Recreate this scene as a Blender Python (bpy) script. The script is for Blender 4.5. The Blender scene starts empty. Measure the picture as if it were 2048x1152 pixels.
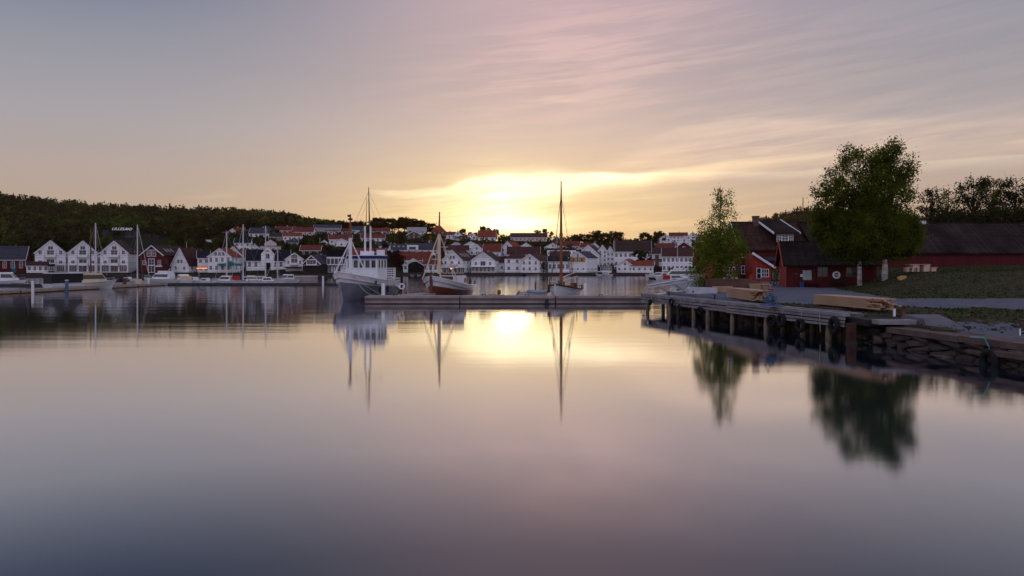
import bpy, math, random
import numpy as np
from mathutils import Vector, Matrix
R = math.radians
S = bpy.context.scene
COL = S.collection
rnd = random.Random(7)
F, HC, Y0, X0 = 1500.0, 4.0, 533.0, 1024.0      # focal length in photo pixels, eye height, horizon row

# ------------------------------------------------------------------ camera
cam = bpy.data.cameras.new("camera"); camo = bpy.data.objects.new("camera", cam); COL.objects.link(camo)
camo.location = (0, 0, HC); camo.rotation_euler = (R(90), 0, 0)
cam.sensor_width = 36; cam.lens = 36 * F / 2048; cam.shift_y = -(576 - Y0) / 2048
cam.clip_start = .2; cam.clip_end = 9000
S.camera = camo
S.view_settings.view_transform = 'Standard'; S.view_settings.look = 'None'
S.view_settings.exposure = 0.0; S.view_settings.gamma = 1.0
S.view_settings.use_curve_mapping = False
S.cycles.max_bounces = 6; S.cycles.diffuse_bounces = 2; S.cycles.glossy_bounces = 3
S.cycles.transmission_bounces = 3; S.cycles.volume_bounces = 0; S.cycles.transparent_max_bounces = 6
S.cycles.use_denoising = True; S.cycles.sample_clamp_indirect = 4
S.cycles.caustics_reflective = False; S.cycles.caustics_refractive = False

# ------------------------------------------------------------------ node helper
class G:
    def __init__(s, nt): s.nt = nt
    def n(s, t, **k):
        o = s.nt.nodes.new(t)
        for a, b in k.items(): setattr(o, a, b)
        return o
    def put(s, sock, v):
        if isinstance(v, bpy.types.NodeSocket): s.nt.links.new(v, sock)
        elif v is not None: sock.default_value = v
    def m(s, op, a, b=None, c=None):
        o = s.n('ShaderNodeMath', operation=op)
        s.put(o.inputs[0], a)
        if b is not None: s.put(o.inputs[1], b)
        if c is not None: s.put(o.inputs[2], c)
        return o.outputs[0]
    def vm(s, op, a, b=None, sc=None):
        o = s.n('ShaderNodeVectorMath', operation=op)
        s.put(o.inputs[0], a)
        if b is not None: s.put(o.inputs[1], b)
        if sc is not None: s.put(o.inputs[3], sc)
        return o.outputs[0]
    def xyz(s, x, y, z=0.0):
        o = s.n('ShaderNodeCombineXYZ')
        s.put(o.inputs[0], x); s.put(o.inputs[1], y); s.put(o.inputs[2], z)
        return o.outputs[0]
    def noise(s, vec, scale, detail=3, rough=.55, dim='3D'):
        o = s.n('ShaderNodeTexNoise', noise_dimensions=dim)
        if vec is not None: s.put(o.inputs['Vector'], vec)
        o.inputs['Scale'].default_value = scale; o.inputs['Detail'].default_value = detail
        o.inputs['Roughness'].default_value = rough
        return o.outputs[0]
    def ramp(s, v, pts, interp='LINEAR'):
        o = s.n('ShaderNodeValToRGB'); cr = o.color_ramp; cr.interpolation = interp
        while len(cr.elements) > 1: cr.elements.remove(cr.elements[-1])
        for i, (p, c) in enumerate(pts):
            e = cr.elements[0] if i == 0 else cr.elements.new(p)
            e.position = p
            c = (c, c, c) if not isinstance(c, (tuple, list)) else c
            e.color = (c[0], c[1], c[2], 1)
        s.put(o.inputs[0], v)
        return o.outputs[0]
    def mix(s, f, a, b, bt='MIX'):
        o = s.n('ShaderNodeMix', data_type='RGBA', blend_type=bt)
        s.put(o.inputs[0], f)
        s.put(o.inputs[6], (*a, 1) if isinstance(a, tuple) else a)
        s.put(o.inputs[7], (*b, 1) if isinstance(b, tuple) else b)
        return o.outputs[2]
    def mr(s, v, a, b, c, d, smooth=False):
        o = s.n('ShaderNodeMapRange'); o.clamp = True
        if smooth: o.interpolation_type = 'SMOOTHSTEP'
        for i, q in enumerate((v, a, b, c, d)): s.put(o.inputs[i], q)
        return o.outputs[0]

# ------------------------------------------------------------------ sky
SUN_EL = 3.4
W = bpy.data.worlds.new("World"); S.world = W; W.use_nodes = True
nt = W.node_tree; nt.nodes.clear(); g = G(nt)
tc = g.n('ShaderNodeTexCoord'); sp = g.n('ShaderNodeSeparateXYZ'); g.put(sp.inputs[0], tc.outputs['Generated'])
dx, dy, dz = sp.outputs
az = g.m('MULTIPLY', g.m('ARCTAN2', dx, dy), 57.2958)          # degrees from the sun's bearing
el = g.m('MULTIPLY', g.m('ARCSINE', g.m('MAXIMUM', g.m('MINIMUM', dz, 1.0), -1.0)), 57.2958)
def AE(px, py):
    u = (px - X0) / F; v = (Y0 - py) / F
    return math.degrees(math.atan(u)), math.degrees(math.atan(v / math.sqrt(1 + u * u)))
def curve(pts, lo, hi, x=None):        # piecewise function of azimuth, values scaled to 0..1
    return g.mr(g.ramp(g.mr(x if x is not None else az, -40.0, 40.0, 0.0, 1.0),
                [((a + 40) / 80, (v - lo) / (hi - lo)) for a, v in pts], 'EASE'), 0.0, 1.0, lo, hi)
def gauss(t): return g.m('EXPONENT', g.m('MULTIPLY', g.m('MULTIPLY', t, t), -1.0))
e01 = g.mr(el, -5.0, 90.0, 0.0, 1.0)
def ep(e): return (e + 5) / 95
base = g.ramp(e01, [(0, (.40, .29, .20)), (ep(0), (.47, .335, .215)), (ep(3), (.51, .37, .27)), (ep(6), (.475, .365, .32)), (ep(10), (.40, .355, .37)),
                    (ep(14), (.32, .308, .35)), (ep(20), (.275, .285, .36)), (ep(32), (.27, .30, .38)), (ep(60), (.36, .42, .66)), (1, (.38, .44, .68))])
absaz = g.m('ABSOLUTE', az)
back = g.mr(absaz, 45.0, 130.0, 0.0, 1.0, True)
back_fill = g.ramp(e01, [(0, (.52, .46, .55)), (ep(0), (.62, .55, .66)), (ep(10), (.74, .66, .80)), (ep(35), (.58, .60, .82)), (1, (.38, .44, .68))])  # sky behind the view brightened to fill the white walls
sky = g.mix(back, base, back_fill)
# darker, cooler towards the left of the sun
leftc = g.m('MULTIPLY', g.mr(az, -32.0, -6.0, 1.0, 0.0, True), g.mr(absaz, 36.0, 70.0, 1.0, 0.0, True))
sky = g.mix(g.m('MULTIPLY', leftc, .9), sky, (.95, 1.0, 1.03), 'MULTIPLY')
sky = g.mix(g.m('MULTIPLY', g.mr(az, -34.0, -2.0, 1.0, 0.0, True), g.m('MULTIPLY', g.mr(el, 13.0, 24.0, 0.0, 1.0, True), g.mr(absaz, 50.0, 90.0, 1.0, 0.0, True))), sky, (.34, .46, .62), 'MULTIPLY')  # upper left above the view darkened to deepen the water's reflection
# streak noise along nearly level lines
sv = g.xyz(g.m('ADD', g.m('MULTIPLY', az, .055), 3.0), g.m('SUBTRACT', g.m('MULTIPLY', el, .42), g.m('MULTIPLY', az, .06)), 2.0)
st = g.noise(sv, 1.0, 5, .6)
warp = g.m('MULTIPLY', g.m('SUBTRACT', g.noise(g.xyz(g.m('MULTIPLY', az, .12), g.m('MULTIPLY', el, .5), 7.0), 1.0, 3, .5), .5), 1.0)
sv2 = g.xyz(g.m('MULTIPLY', az, .10), g.m('ADD', g.m('SUBTRACT', g.m('MULTIPLY', el, 1.45), g.m('MULTIPLY', az, .12)), warp), 5.0)
st2 = g.noise(sv2, 1.0, 4, .6)
streak = g.mr(g.m('ADD', g.m('MULTIPLY', st, .5), g.m('MULTIPLY', st2, .5)), .36, .64, 0.0, 1.0, True)
def add(sky, f, col): return g.mix(f, sky, g.mix(1.0, sky, col, 'ADD'))
def blob(px, py, rx, ry, slope=0.0):
    a0, e0 = AE(px, py)
    da = g.m('SUBTRACT', az, a0)
    de = g.m('SUBTRACT', g.m('SUBTRACT', el, e0), g.m('MULTIPLY', da, slope))
    k = 26.2
    return g.m('EXPONENT', g.m('MULTIPLY', g.m('ADD', g.m('POWER', g.m('ABSOLUTE', g.m('MULTIPLY', da, k / rx)), 2.0),
                g.m('POWER', g.m('ABSOLUTE', g.m('MULTIPLY', de, k / ry)), 2.0)), -1.0))
def band(pts, up=1.0, down=1.0, wob=0.0):
    """pts: (px, py, half width px, strength)"""
    ae = [AE(p[0], p[1]) for p in pts]
    c = curve([(a, e) for a, e in ae], -1, 24)
    w = curve([(a, p[2] / 26.2) for (a, e), p in zip(ae, pts)], 0, 4)
    s = curve([(a, p[3]) for (a, e), p in zip(ae, pts)], 0, 2)
    d = g.m('SUBTRACT', g.m('ADD', el, g.m('MULTIPLY', warp, wob)), c)
    isup = g.m('GREATER_THAN', d, 0.0)
    wk = g.m('MULTIPLY', w, g.m('ADD', g.m('MULTIPLY', isup, up - down), down))
    t = g.m('DIVIDE', d, g.m('MAXIMUM', wk, .02))
    return g.m('MULTIPLY', gauss(t), s)
sky = add(sky, blob(1080, 330, 420, 620), (.16, .075, .05))
sky = add(sky, blob(1060, 430, 470, 170), (.06, .085, -.055))
sky = add(sky, blob(1010, 400, 260, 95), (.07, .08, -.04))
# veil of cirrus fanning out to the upper right
veil = g.m('MULTIPLY', band([(1150, 345, 12, 0), (1330, 318, 32, .7), (1500, 292, 48, .8), (1700, 282, 45, .75), (2100, 264, 38, .55)], 1, .9, .7),
           g.m('ADD', g.m('MULTIPLY', streak, 1.1), .25))
sky = add(sky, veil, (.28, .17, .085))
sky = add(sky, band([(1270, 288, 4, 0), (1374, 258, 9, .8), (1474, 243, 11, .8), (1724, 247, 12, .5), (2060, 243, 16, .4)], .7, 1.5, .4), (.12, .075, .03))
sky = add(sky, g.m('MULTIPLY', band([(1130, 350, 8, 0), (1260, 357, 10, 1.2), (1374, 343, 10, 1.3), (1474, 326, 10, .9), (1624, 312, 11, .5), (2048, 280, 11, .3)], .8, 1.6, .3), 1.0), (.26, .19, .08))
# bright bars of cloud round the hidden sun
A = band([(720, 384, 2, 0), (790, 383, 5, .45), (880, 379, 10, .7), (950, 366, 18, 1.1), (1010, 361, 24, 1.5), (1080, 357, 22, 1.6), (1190, 353, 12, 1.3), (1260, 355, 8, .8), (1360, 349, 6, .2)], .55, 1.9, 1.0)
sky = add(sky, g.m('MULTIPLY', A, g.m('ADD', g.m('MULTIPLY', st2, 1.6), .15)), (.64, .58, .38))
B = blob(1025, 448, 95, 19)
sky = add(sky, B, (1.1, 1.0, .68))
sky = add(sky, g.m('MULTIPLY', blob(1003, 402, 78, 52), g.mr(st2, .36, .60, .35, 1.0, True)), (.62, .56, .32))
sky = add(sky, g.m('MULTIPLY', blob(930, 425, 150, 30), g.mr(st2, .40, .62, .0, 1.0, True)), (.22, .21, .10))
sky = add(sky, g.m('MULTIPLY', blob(1100, 400, 420, 60), streak), (.07, .06, .015))
sky = add(sky, g.m('MULTIPLY', blob(1290, 430, 320, 45), g.mr(st2, .45, .62, 0.0, 1.0, True)), (.08, .065, .02))
# faint pink high cloud
sky = add(sky, blob(1180, -190, 420, 260), (.20, .065, .03))  # pink added above the view to redden the water's reflection
hi = g.m('MULTIPLY', g.m('ADD', blob(1160, 95, 260, 75, .16), g.m('MULTIPLY', blob(1260, 170, 420, 60, .14), .6)), g.m('MULTIPLY', g.mr(streak, .2, .9, .2, 1.0, True), g.mr(st2, .34, .66, .75, 1.2, True)))
sky = add(sky, hi, (.13, .07, .05))
sky = add(sky, band([(1060, 200, 4, 0), (1100, 199, 5, .5), (1180, 204, 6, .5), (1260, 196, 4, 0)], 1, 1, .2), (.16, .10, .04))
sky = add(sky, g.m('MULTIPLY', blob(1700, 190, 500, 90, .1), streak), (.045, .025, .01))
sky = add(sky, band([(330, 396, 3, 0), (400, 395, 4, .5), (450, 391, 4, .6), (490, 386, 2, 0)], 1, 1, 0), (.10, .06, .03))
gen = g.m('MULTIPLY', g.m('SUBTRACT', streak, .5), g.mr(az, -14.0, 6.0, .004, .013, True))
sky = g.vm('ADD', sky, g.xyz(gen, g.m('MULTIPLY', gen, .7), g.m('MULTIPLY', gen, .4)))
# below the horizon: dim
ns = g.n('ShaderNodeTexSky', sky_type='NISHITA'); ns.sun_disc = False
ns.sun_elevation = R(SUN_EL); ns.sun_rotation = 0.0; ns.air_density = 1.0; ns.dust_density = 2.0
tot = g.vm('ADD', sky, g.vm('SCALE', ns.outputs[0], sc=.005))
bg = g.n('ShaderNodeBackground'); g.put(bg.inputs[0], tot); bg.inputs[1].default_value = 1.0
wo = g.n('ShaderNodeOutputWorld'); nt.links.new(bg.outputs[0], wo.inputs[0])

sun = bpy.data.lights.new("sun", 'SUN'); sun.energy = .004; sun.angle = R(3.2); sun.color = (1.0, .72, .36)
suno = bpy.data.objects.new("sun", sun); COL.objects.link(suno); suno.rotation_euler = (-R(90 - SUN_EL), 0, 0)
suno.location = (0, 40, 60)

# ------------------------------------------------------------------ materials
MATS = {}
def mat(name, col, rough=.7, var=.25, scale=2.0, bump=0.0, bscale=None, stripes=None, metal=0.0, spec=.2, transl=0.0, emit=None, col2=None, coat=0.0):
    """noise-varied surface; stripes = (axis, period m, depth) cuts board or tile lines as relief"""
    if name in MATS: return MATS[name]
    m = bpy.data.materials.new(name); m.use_nodes = True; MATS[name] = m
    nt = m.node_tree; nt.nodes.clear(); q = G(nt)
    t = q.n('ShaderNodeTexCoord').outputs['Object']
    nz = q.noise(t, scale, 4, .6)
    lo = tuple(c * (1 - var) for c in col); hi_ = tuple(min(1, c * (1 + var * .8)) for c in col) if col2 is None else col2
    c = q.mix(q.mr(nz, .3, .7, 0.0, 1.0), lo, hi_)
    p = q.n('ShaderNodeBsdfPrincipled')
    q.put(p.inputs['Base Color'], c); p.inputs['Metallic'].default_value = metal
    q.put(p.inputs['Roughness'], q.mr(nz, .3, .7, max(.02, rough - .08), min(1, rough + .08)))
    p.inputs['Specular IOR Level'].default_value = spec
    p.inputs['Coat Weight'].default_value = coat
    h = None
    if bump: h = q.m('MULTIPLY', q.noise(t, bscale or scale * 6, 4, .6), bump)
    if stripes:
        ax, per, dep = stripes
        s_ = q.n('ShaderNodeSeparateXYZ'); q.put(s_.inputs[0], t)
        comp = {'x': s_.outputs[0], 'y': s_.outputs[1], 'z': s_.outputs[2]}[ax[0]]
        if ax == 'xy': comp = q.m('ADD', s_.outputs[0], s_.outputs[1])
        fr = q.m('FRACT', q.m('DIVIDE', comp, per))
        groove = q.m('LESS_THAN', q.m('ABSOLUTE', q.m('SUBTRACT', fr, .5)), .44)
        idn = q.n('ShaderNodeTexWhiteNoise', noise_dimensions='1D'); q.put(idn.inputs['W'], q.m('FLOOR', q.m('DIVIDE', comp, per)))
        tone = q.mr(idn.outputs[0], 0.0, 1.0, .8, 1.15)
        c2 = q.vm('SCALE', c, sc=q.m('MULTIPLY', tone, q.mr(groove, 0.0, 1.0, .62, 1.0)))
        q.put(p.inputs['Base Color'], c2)
        hh = q.m('MULTIPLY', groove, dep); h = hh if h is None else q.m('ADD', h, hh)
    if h is not None:
        b = q.n('ShaderNodeBump'); b.inputs['Strength'].default_value = .8; b.inputs['Distance'].default_value = 1.0
        q.put(b.inputs['Height'], h); q.put(p.inputs['Normal'], b.outputs[0])
    if emit:
        p.inputs['Emission Color'].default_value = (*emit[:3], 1); p.inputs['Emission Strength'].default_value = emit[3]
    o = q.n('ShaderNodeOutputMaterial')
    if transl:
        tr = q.n('ShaderNodeBsdfTranslucent'); q.put(tr.inputs[0], q.vm('SCALE', c, sc=1.6))
        mx = q.n('ShaderNodeMixShader'); mx.inputs[0].default_value = transl
        nt.links.new(p.outputs[0], mx.inputs[1]); nt.links.new(tr.outputs[0], mx.inputs[2]); nt.links.new(mx.outputs[0], o.inputs[0])
    else: nt.links.new(p.outputs[0], o.inputs[0])
    return m
white = mat('white_board', (.84, .83, .85), .6, .10, .6, stripes=('z', .32, .012))
white2 = mat('cream_board', (.62, .60, .58), .65, .12, .6, stripes=('z', .3, .012))
whitep = mat('white_paint', (.74, .74, .77), .4, .10, 1.2)
pinkw = mat('pink_render', (.60, .48, .46), .7, .12, .8)
beige = mat('beige_board', (.30, .24, .19), .7, .15, .8, stripes=('z', .3, .012))
tan = mat('tan_board', (.50, .27, .10), .7, .15, .8, stripes=('x', .25, .012))
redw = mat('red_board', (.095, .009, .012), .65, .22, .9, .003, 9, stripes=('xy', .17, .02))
redlit = mat('bright_and_lit_red_board', (.32, .04, .028), .65, .2, .9, stripes=('xy', .17, .02))  # brighter copy of the red; carries painted light on the shed gable
blackw = mat('black_stained_board', (.025, .022, .022), .7, .3, .8, stripes=('x', .25, .02))
brownw = mat('brown_board', (.10, .062, .045), .7, .25, .8, stripes=('z', .3, .01))
rust = mat('rust_orange_board', (.27, .095, .05), .7, .25, .8, stripes=('x', .3, .015))
brick = mat('brown_brick', (.13, .08, .065), .85, .25, 1.5, .01, 12, stripes=('z', .2, .01))
greyw = mat('grey_render', (.35, .33, .34), .8, .15, .8)
roof_red = mat('red_pantile', (.15, .034, .026), .75, .30, .5, .01, 6, stripes=('y', .38, .05), spec=.1)
roof_org = mat('orange_pantile', (.20, .044, .026), .75, .25, .5, .01, 6, stripes=('y', .38, .05), spec=.1)
roof_dkr = mat('dark_red_tile', (.060, .024, .024), .75, .30, .5, .01, 6, stripes=('y', .38, .05), spec=.1)
roof_brn = mat('brown_tile', (.040, .024, .021), .8, .3, .5, .01, 6, stripes=('y', .38, .05), spec=.1)
roof_blk = mat('black_tile', (.010, .011, .018), .7, .3, .5, .01, 6, stripes=('y', .38, .05), spec=.1)
roof_sla = mat('grey_slate', (.05, .048, .065), .8, .25, .5, .01, 6, stripes=('y', .38, .04), spec=.1)
roof_pal = mat('pale_grey_roof', (.28, .26, .28), .7, .15, .5)
roof_old = mat('weathered_tile', (.018, .013, .011), .95, .45, .30, .04, 5, stripes=('x', .28, .05), col2=(.046, .030, .028), spec=.08)
roof_oldr = mat('weathered_red_tile', (.048, .022, .018), .95, .45, .30, .04, 5, stripes=('x', .28, .05), col2=(.080, .038, .033), spec=.08)
glass = mat('window_glass', (.018, .020, .026), .12, .2, 1.0, spec=.6)
glassr = mat('window_glass_reddish', (.10, .045, .05), .2, .4, 1.5, spec=.6)  # reddish tint in the pane colour
dark = mat('dark_door_and_shade', (.010, .010, .012), .9, .2, 1.0)
teal = mat('teal_paint', (.015, .13, .15), .5, .2, 1.0)
conc = mat('concrete', (.30, .25, .24), .85, .28, .8, .01, 14)
concd = mat('dark_concrete', (.05, .047, .05), .85, .3, .8, .01, 10)
wood_grey = mat('weathered_timber', (.235, .215, .225), .85, .35, 1.2, .02, 16)
wood_pile = mat('pile_timber', (.20, .155, .11), .8, .4, 1.0, .02, 10)
wood_new = mat('fresh_sawn_timber', (.45, .285, .18), .7, .28, 1.6, .004, 20)
wood_var = mat('varnished_hull', (.15, .038, .014), .35, .3, 1.2, spec=.5, stripes=('z', .16, .006))
wood_mast = mat('varnished_spar', (.23, .085, .03), .4, .25, 1.0)
wood_brn = mat('brown_timber', (.13, .055, .03), .6, .3, 1.0)
rock = mat('rock', (.05, .040, .037), .9, .45, 1.1, .06, 5)
rockl = mat('granite_block', (.115, .078, .070), .9, .40, 1.1, .04, 7)
rubber = mat('tyre_rubber', (.012, .012, .013), .8, .3, 3.0)
metal = mat('galvanised_steel', (.42, .41, .42), .4, .15, 2.0, metal=.6)
dmetal = mat('dark_steel', (.04, .04, .045), .5, .3, 2.0, metal=.3)
hullb = mat('blue_grey_hull', (.19, .20, .25), .45, .28, .9, .006, 6)
mastw = mat('white_mast', (.62, .60, .60), .4, .12, 2.0)
hullw = mat('white_gelcoat', (.74, .73, .77), .3, .10, .8, coat=.2)
blue = mat('blue_canvas', (.012, .028, .11), .7, .25, 1.0)
bluep = mat('blue_plastic', (.012, .085, .24), .45, .2, 2.0)
canvas = mat('black_canvas', (.014, .014, .018), .7, .3, 1.0)
cream = mat('cream_paint', (.68, .52, .36), .5, .12, 1.0)
redp = mat('red_paint', (.42, .018, .014), .5, .2, 1.0)
rope = mat('rope_fibre', (.35, .33, .30), .9, .2, 5.0)
rope_t = mat('turquoise_rope', (.12, .42, .42), .9, .2, 5.0)
bark = mat('birch_bark', (.58, .54, .52), .85, .7, 2.4, .03, 9)
barkd = mat('dark_bark', (.045, .035, .028), .9, .4, 2.0, .03, 9)
gravel = mat('gravel', (.10, .10, .125), .95, .30, .9, .05, 9)
pebble = mat('shore_pebbles', (.10, .098, .12), .9, .45, 4.0, .10, 4)
soil = mat('hillside_soil', (.016, .017, .008), .95, .4, .05, spec=.05)
leaf_n = mat('birch_leaves', (.024, .040, .005), .7, .45, .6, transl=.45, col2=(.13, .155, .014), spec=.1)
leaf_b = mat('bright_birch_leaves', (.05, .075, .008), .7, .4, .7, transl=.45, col2=(.20, .23, .018), spec=.1)
leaf_d = mat('dark_leaves', (.014, .018, .006), .8, .45, .06, transl=.3, col2=(.052, .050, .016), spec=.1)
leaf_g = mat('green_leaves', (.032, .044, .009), .8, .45, .06, transl=.4, col2=(.095, .115, .022), spec=.1)
leaf_p = mat('copper_beech_leaves', (.040, .008, .010), .7, .4, .3, transl=.3)
leaf_o = mat('sun_tinted_needles', (.024, .018, .008), .8, .4, .15, transl=.6, col2=(.085, .05, .014), spec=.1)  # low sun's orange rim put into the warm needle colour
lamp_o = mat('orange_lamp', (.9, .3, .1), .5, .05, 1.0, emit=(1, .25, .06, 2.2))
lamp_w = mat('warm_lamp', (.9, .6, .3), .5, .05, 1.0, emit=(1, .55, .2, 5.0))

def ground_mat():
    m = bpy.data.materials.new('grass_and_dirt'); m.use_nodes = True
    nt = m.node_tree; nt.nodes.clear(); q = G(nt)
    t = q.n('ShaderNodeTexCoord').outputs['Object']
    n1 = q.noise(t, .35, 5, .65); n2 = q.noise(t, 3.5, 5, .7)
    gcol = q.mix(q.mr(n2, .3, .7, 0.0, 1.0), (.018, .023, .007), (.062, .068, .018))
    dcol = q.mix(q.mr(n2, .3, .7, 0.0, 1.0), (.030, .021, .013), (.085, .058, .036))
    c = q.mix(q.mr(n1, .42, .58, 0.0, 1.0, True), gcol, dcol)
    p = q.n('ShaderNodeBsdfPrincipled'); q.put(p.inputs['Base Color'], c); p.inputs['Roughness'].default_value = .95
    p.inputs['Specular IOR Level'].default_value = .15
    b = q.n('ShaderNodeBump'); b.inputs['Strength'].default_value = 1; b.inputs['Distance'].default_value = .2
    q.put(b.inputs['Height'], n2); q.put(p.inputs['Normal'], b.outputs[0])
    o = q.n('ShaderNodeOutputMaterial'); nt.links.new(p.outputs[0], o.inputs[0]); return m
def water_mat():
    m = bpy.data.materials.new('calm_water'); m.use_nodes = True
    nt = m.node_tree; nt.nodes.clear(); q = G(nt)
    t = q.n('ShaderNodeTexCoord').outputs['Object']
    mp = q.n('ShaderNodeMapping'); q.put(mp.inputs[0], t); mp.inputs['Scale'].default_value = (.05, .22, 1); mp.inputs['Rotation'].default_value = (0, 0, R(9))
    sp = q.n('ShaderNodeSeparateXYZ'); q.put(sp.inputs[0], t)
    # ripples: none near the camera, a soft chop further out where the breeze reaches
    far = q.mr(sp.outputs[1], 50.0, 150.0, 0.0, 1.0, True)
    rip = q.ramp(q.mr(sp.outputs[1], 0.0, 200.0, 0.0, 1.0), [(.12, .02), (.30, .12), (.42, .17), (.52, .5), (.8, .6)])
    n1 = q.noise(mp.outputs[0], 1.0, 4, .55); n2 = q.noise(mp.outputs[0], 7.0, 3, .5)
    h = q.m('ADD', q.m('MULTIPLY', n1, .16), q.m('MULTIPLY', n2, .012))
    b = q.n('ShaderNodeBump'); b.inputs['Distance'].default_value = 1.0
    q.put(b.inputs['Strength'], rip); q.put(b.inputs['Height'], h)
    fr = q.n('ShaderNodeFresnel'); fr.inputs['IOR'].default_value = 1.33
    fac = q.ramp(fr.outputs[0], [(0, .05), (.08, .12), (.125, .21), (.175, .40), (.24, .64), (.38, .80), (.55, .88), (1, .97)])
    gl = q.n('ShaderNodeBsdfAnisotropic'); gl.inputs['Color'].default_value = (.97, .97, 1, 1); gl.distribution = 'BECKMANN'
    q.put(gl.inputs['Roughness'], q.mr(far, 0.0, 1.0, .075, .12)); q.put(gl.inputs['Normal'], b.outputs[0])
    df = q.n('ShaderNodeBsdfDiffuse'); df.inputs[0].default_value = (.012, .024, .040, 1)
    mx = q.n('ShaderNodeMixShader'); q.put(mx.inputs[0], fac)
    nt.links.new(df.outputs[0], mx.inputs[1]); nt.links.new(gl.outputs[0], mx.inputs[2])
    o = q.n('ShaderNodeOutputMaterial'); nt.links.new(mx.outputs[0], o.inputs[0]); return m

# ------------------------------------------------------------------ mesh helpers
class MB:
    def __init__(s): s.v = []; s.f = []
    def add(s, vs, fs):
        k = len(s.v); s.v += [tuple(v) for v in vs]; s.f += [tuple(i + k for i in q) for q in fs]; return s
    def box(s, x0, x1, y0, y1, z0, z1, M=None):
        vs = [Vector((x, y, z)) for z in (z0, z1) for y in (y0, y1) for x in (x0, x1)]
        if M is not None: vs = [M @ v for v in vs]
        return s.add(vs, [(0, 2, 3, 1), (4, 5, 7, 6), (0, 1, 5, 4), (2, 6, 7, 3), (0, 4, 6, 2), (1, 3, 7, 5)])
    def beam(s, p0, p1, w, h):
        p0, p1 = Vector(p0), Vector(p1); d = (p1 - p0); L = d.length; d.normalize()
        up = Vector((0, 0, 1)) if abs(d.z) < .95 else Vector((0, 1, 0))
        a = d.cross(up).normalized(); b = a.cross(d)
        M = Matrix((a, d, b)).transposed().to_4x4(); M.translation = p0
        return s.box(-w / 2, w / 2, 0, L, -h / 2, h / 2, M)
    def tube(s, pts, r, n=6, cap=True):
        pts = [Vector(p) for p in pts]
        rs = r if isinstance(r, (list, tuple)) else [r] * len(pts)
        rings = []
        for i, p in enumerate(pts):
            d = (pts[min(i + 1, len(pts) - 1)] - pts[max(i - 1, 0)]).normalized()
            up = Vector((0, 0, 1)) if abs(d.z) < .9 else Vector((1, 0, 0))
            a = d.cross(up).normalized(); b = a.cross(d)
            rings.append([p + (a * math.cos(t) + b * math.sin(t)) * rs[i] for t in [2 * math.pi * k / n for k in range(n)]])
        k = len(s.v); s.v += [tuple(v) for q in rings for v in q]
        for i in range(len(pts) - 1):
            for j in range(n):
                s.f.append((k + i * n + j, k + i * n + (j + 1) % n, k + (i + 1) * n + (j + 1) % n, k + (i + 1) * n + j))
        if cap:
            s.f.append(tuple(k + j for j in range(n))[::-1]); s.f.append(tuple(k + (len(pts) - 1) * n + j for j in range(n)))
        return s
    def grid(s, fn, nu, nv):
        k = len(s.v)
        s.v += [tuple(fn(i / nu, j / nv)) for i in range(nu + 1) for j in range(nv + 1)]
        s.f += [(k + i * (nv + 1) + j, k + (i + 1) * (nv + 1) + j, k + (i + 1) * (nv + 1) + j + 1, k + i * (nv + 1) + j + 1) for i in range(nu) for j in range(nv)]
        return s
    def prism(s, poly, t, ax='y', o=0.0):
        """closed outline in the x-z plane (or x-y, y-z) given thickness t"""
        def P(a, b, c): return {'y': (a, c, b), 'z': (a, b, c), 'x': (c, a, b)}[ax]
        n = len(poly); vs = [P(a, b, o) for a, b in poly] + [P(a, b, o + t) for a, b in poly]
        return s.add(vs, [tuple(range(n)), tuple(range(2 * n - 1, n - 1, -1))] + [(i, i + n, (i + 1) % n + n, (i + 1) % n) for i in range(n)])
    def ring(s, c, R1, r, ax='y', n=18, m=7, sq=1.0):
        c = Vector(c); k = len(s.v)
        for i in range(n):
            t = 2 * math.pi * i / n
            for j in range(m):
                u = 2 * math.pi * j / m; q = R1 + r * math.cos(u); w = r * math.sin(u) * sq
                a, b = q * math.cos(t), q * math.sin(t)
                s.v.append(tuple(c + Vector({'y': (a, w, b), 'x': (w, a, b), 'z': (a, b, w)}[ax])))
        s.f += [(k + i * m + j, k + ((i + 1) % n) * m + j, k + ((i + 1) % n) * m + (j + 1) % m, k + i * m + (j + 1) % m) for i in range(n) for j in range(m)]
        return s
    def mesh(s, name, m, smooth=False):
        me = bpy.data.meshes.new(name); me.from_pydata(s.v, [], s.f)
        if m: me.materials.append(m)
        if smooth: me.polygons.foreach_set('use_smooth', [True] * len(me.polygons))
        me.update(); return me
    def build(s, name, m, parent=None, smooth=False, **k):
        return link(name, s.mesh(name, m, smooth), parent, **k)
def link(name, data, parent=None, loc=None, rz=None, kind=None, label=None):
    o = bpy.data.objects.new(name, data); COL.objects.link(o)
    if parent: o.parent = parent
    if loc is not None: o.location = loc
    if rz is not None: o.rotation_euler[2] = rz
    if kind: o['kind'] = kind
    if label: o['label'] = label
    return o
LAB = {}
def tag(o, label, cat, group=None, kind=None):
    o['label'] = label; o['category'] = cat
    if group: o['group'] = group
    if kind: o['kind'] = kind
    LAB[label] = LAB.get(label, 0) + 1
    return o
def thing(name, label, cat, loc=(0, 0, 0), rz=0.0, group=None):
    o = bpy.data.objects.new(name, None); COL.objects.link(o); o.location = loc; o.rotation_euler[2] = rz
    o.empty_display_size = .3
    return tag(o, label, cat, group)
KIDS = {}
def copy_tree(o, parent=None):
    kids = KIDS.setdefault(o.name, [c for c in COL.objects if c.parent == o])
    c = o.copy(); COL.objects.link(c)
    if parent: c.parent = parent
    for k in kids: copy_tree(k, c)
    return c
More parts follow.
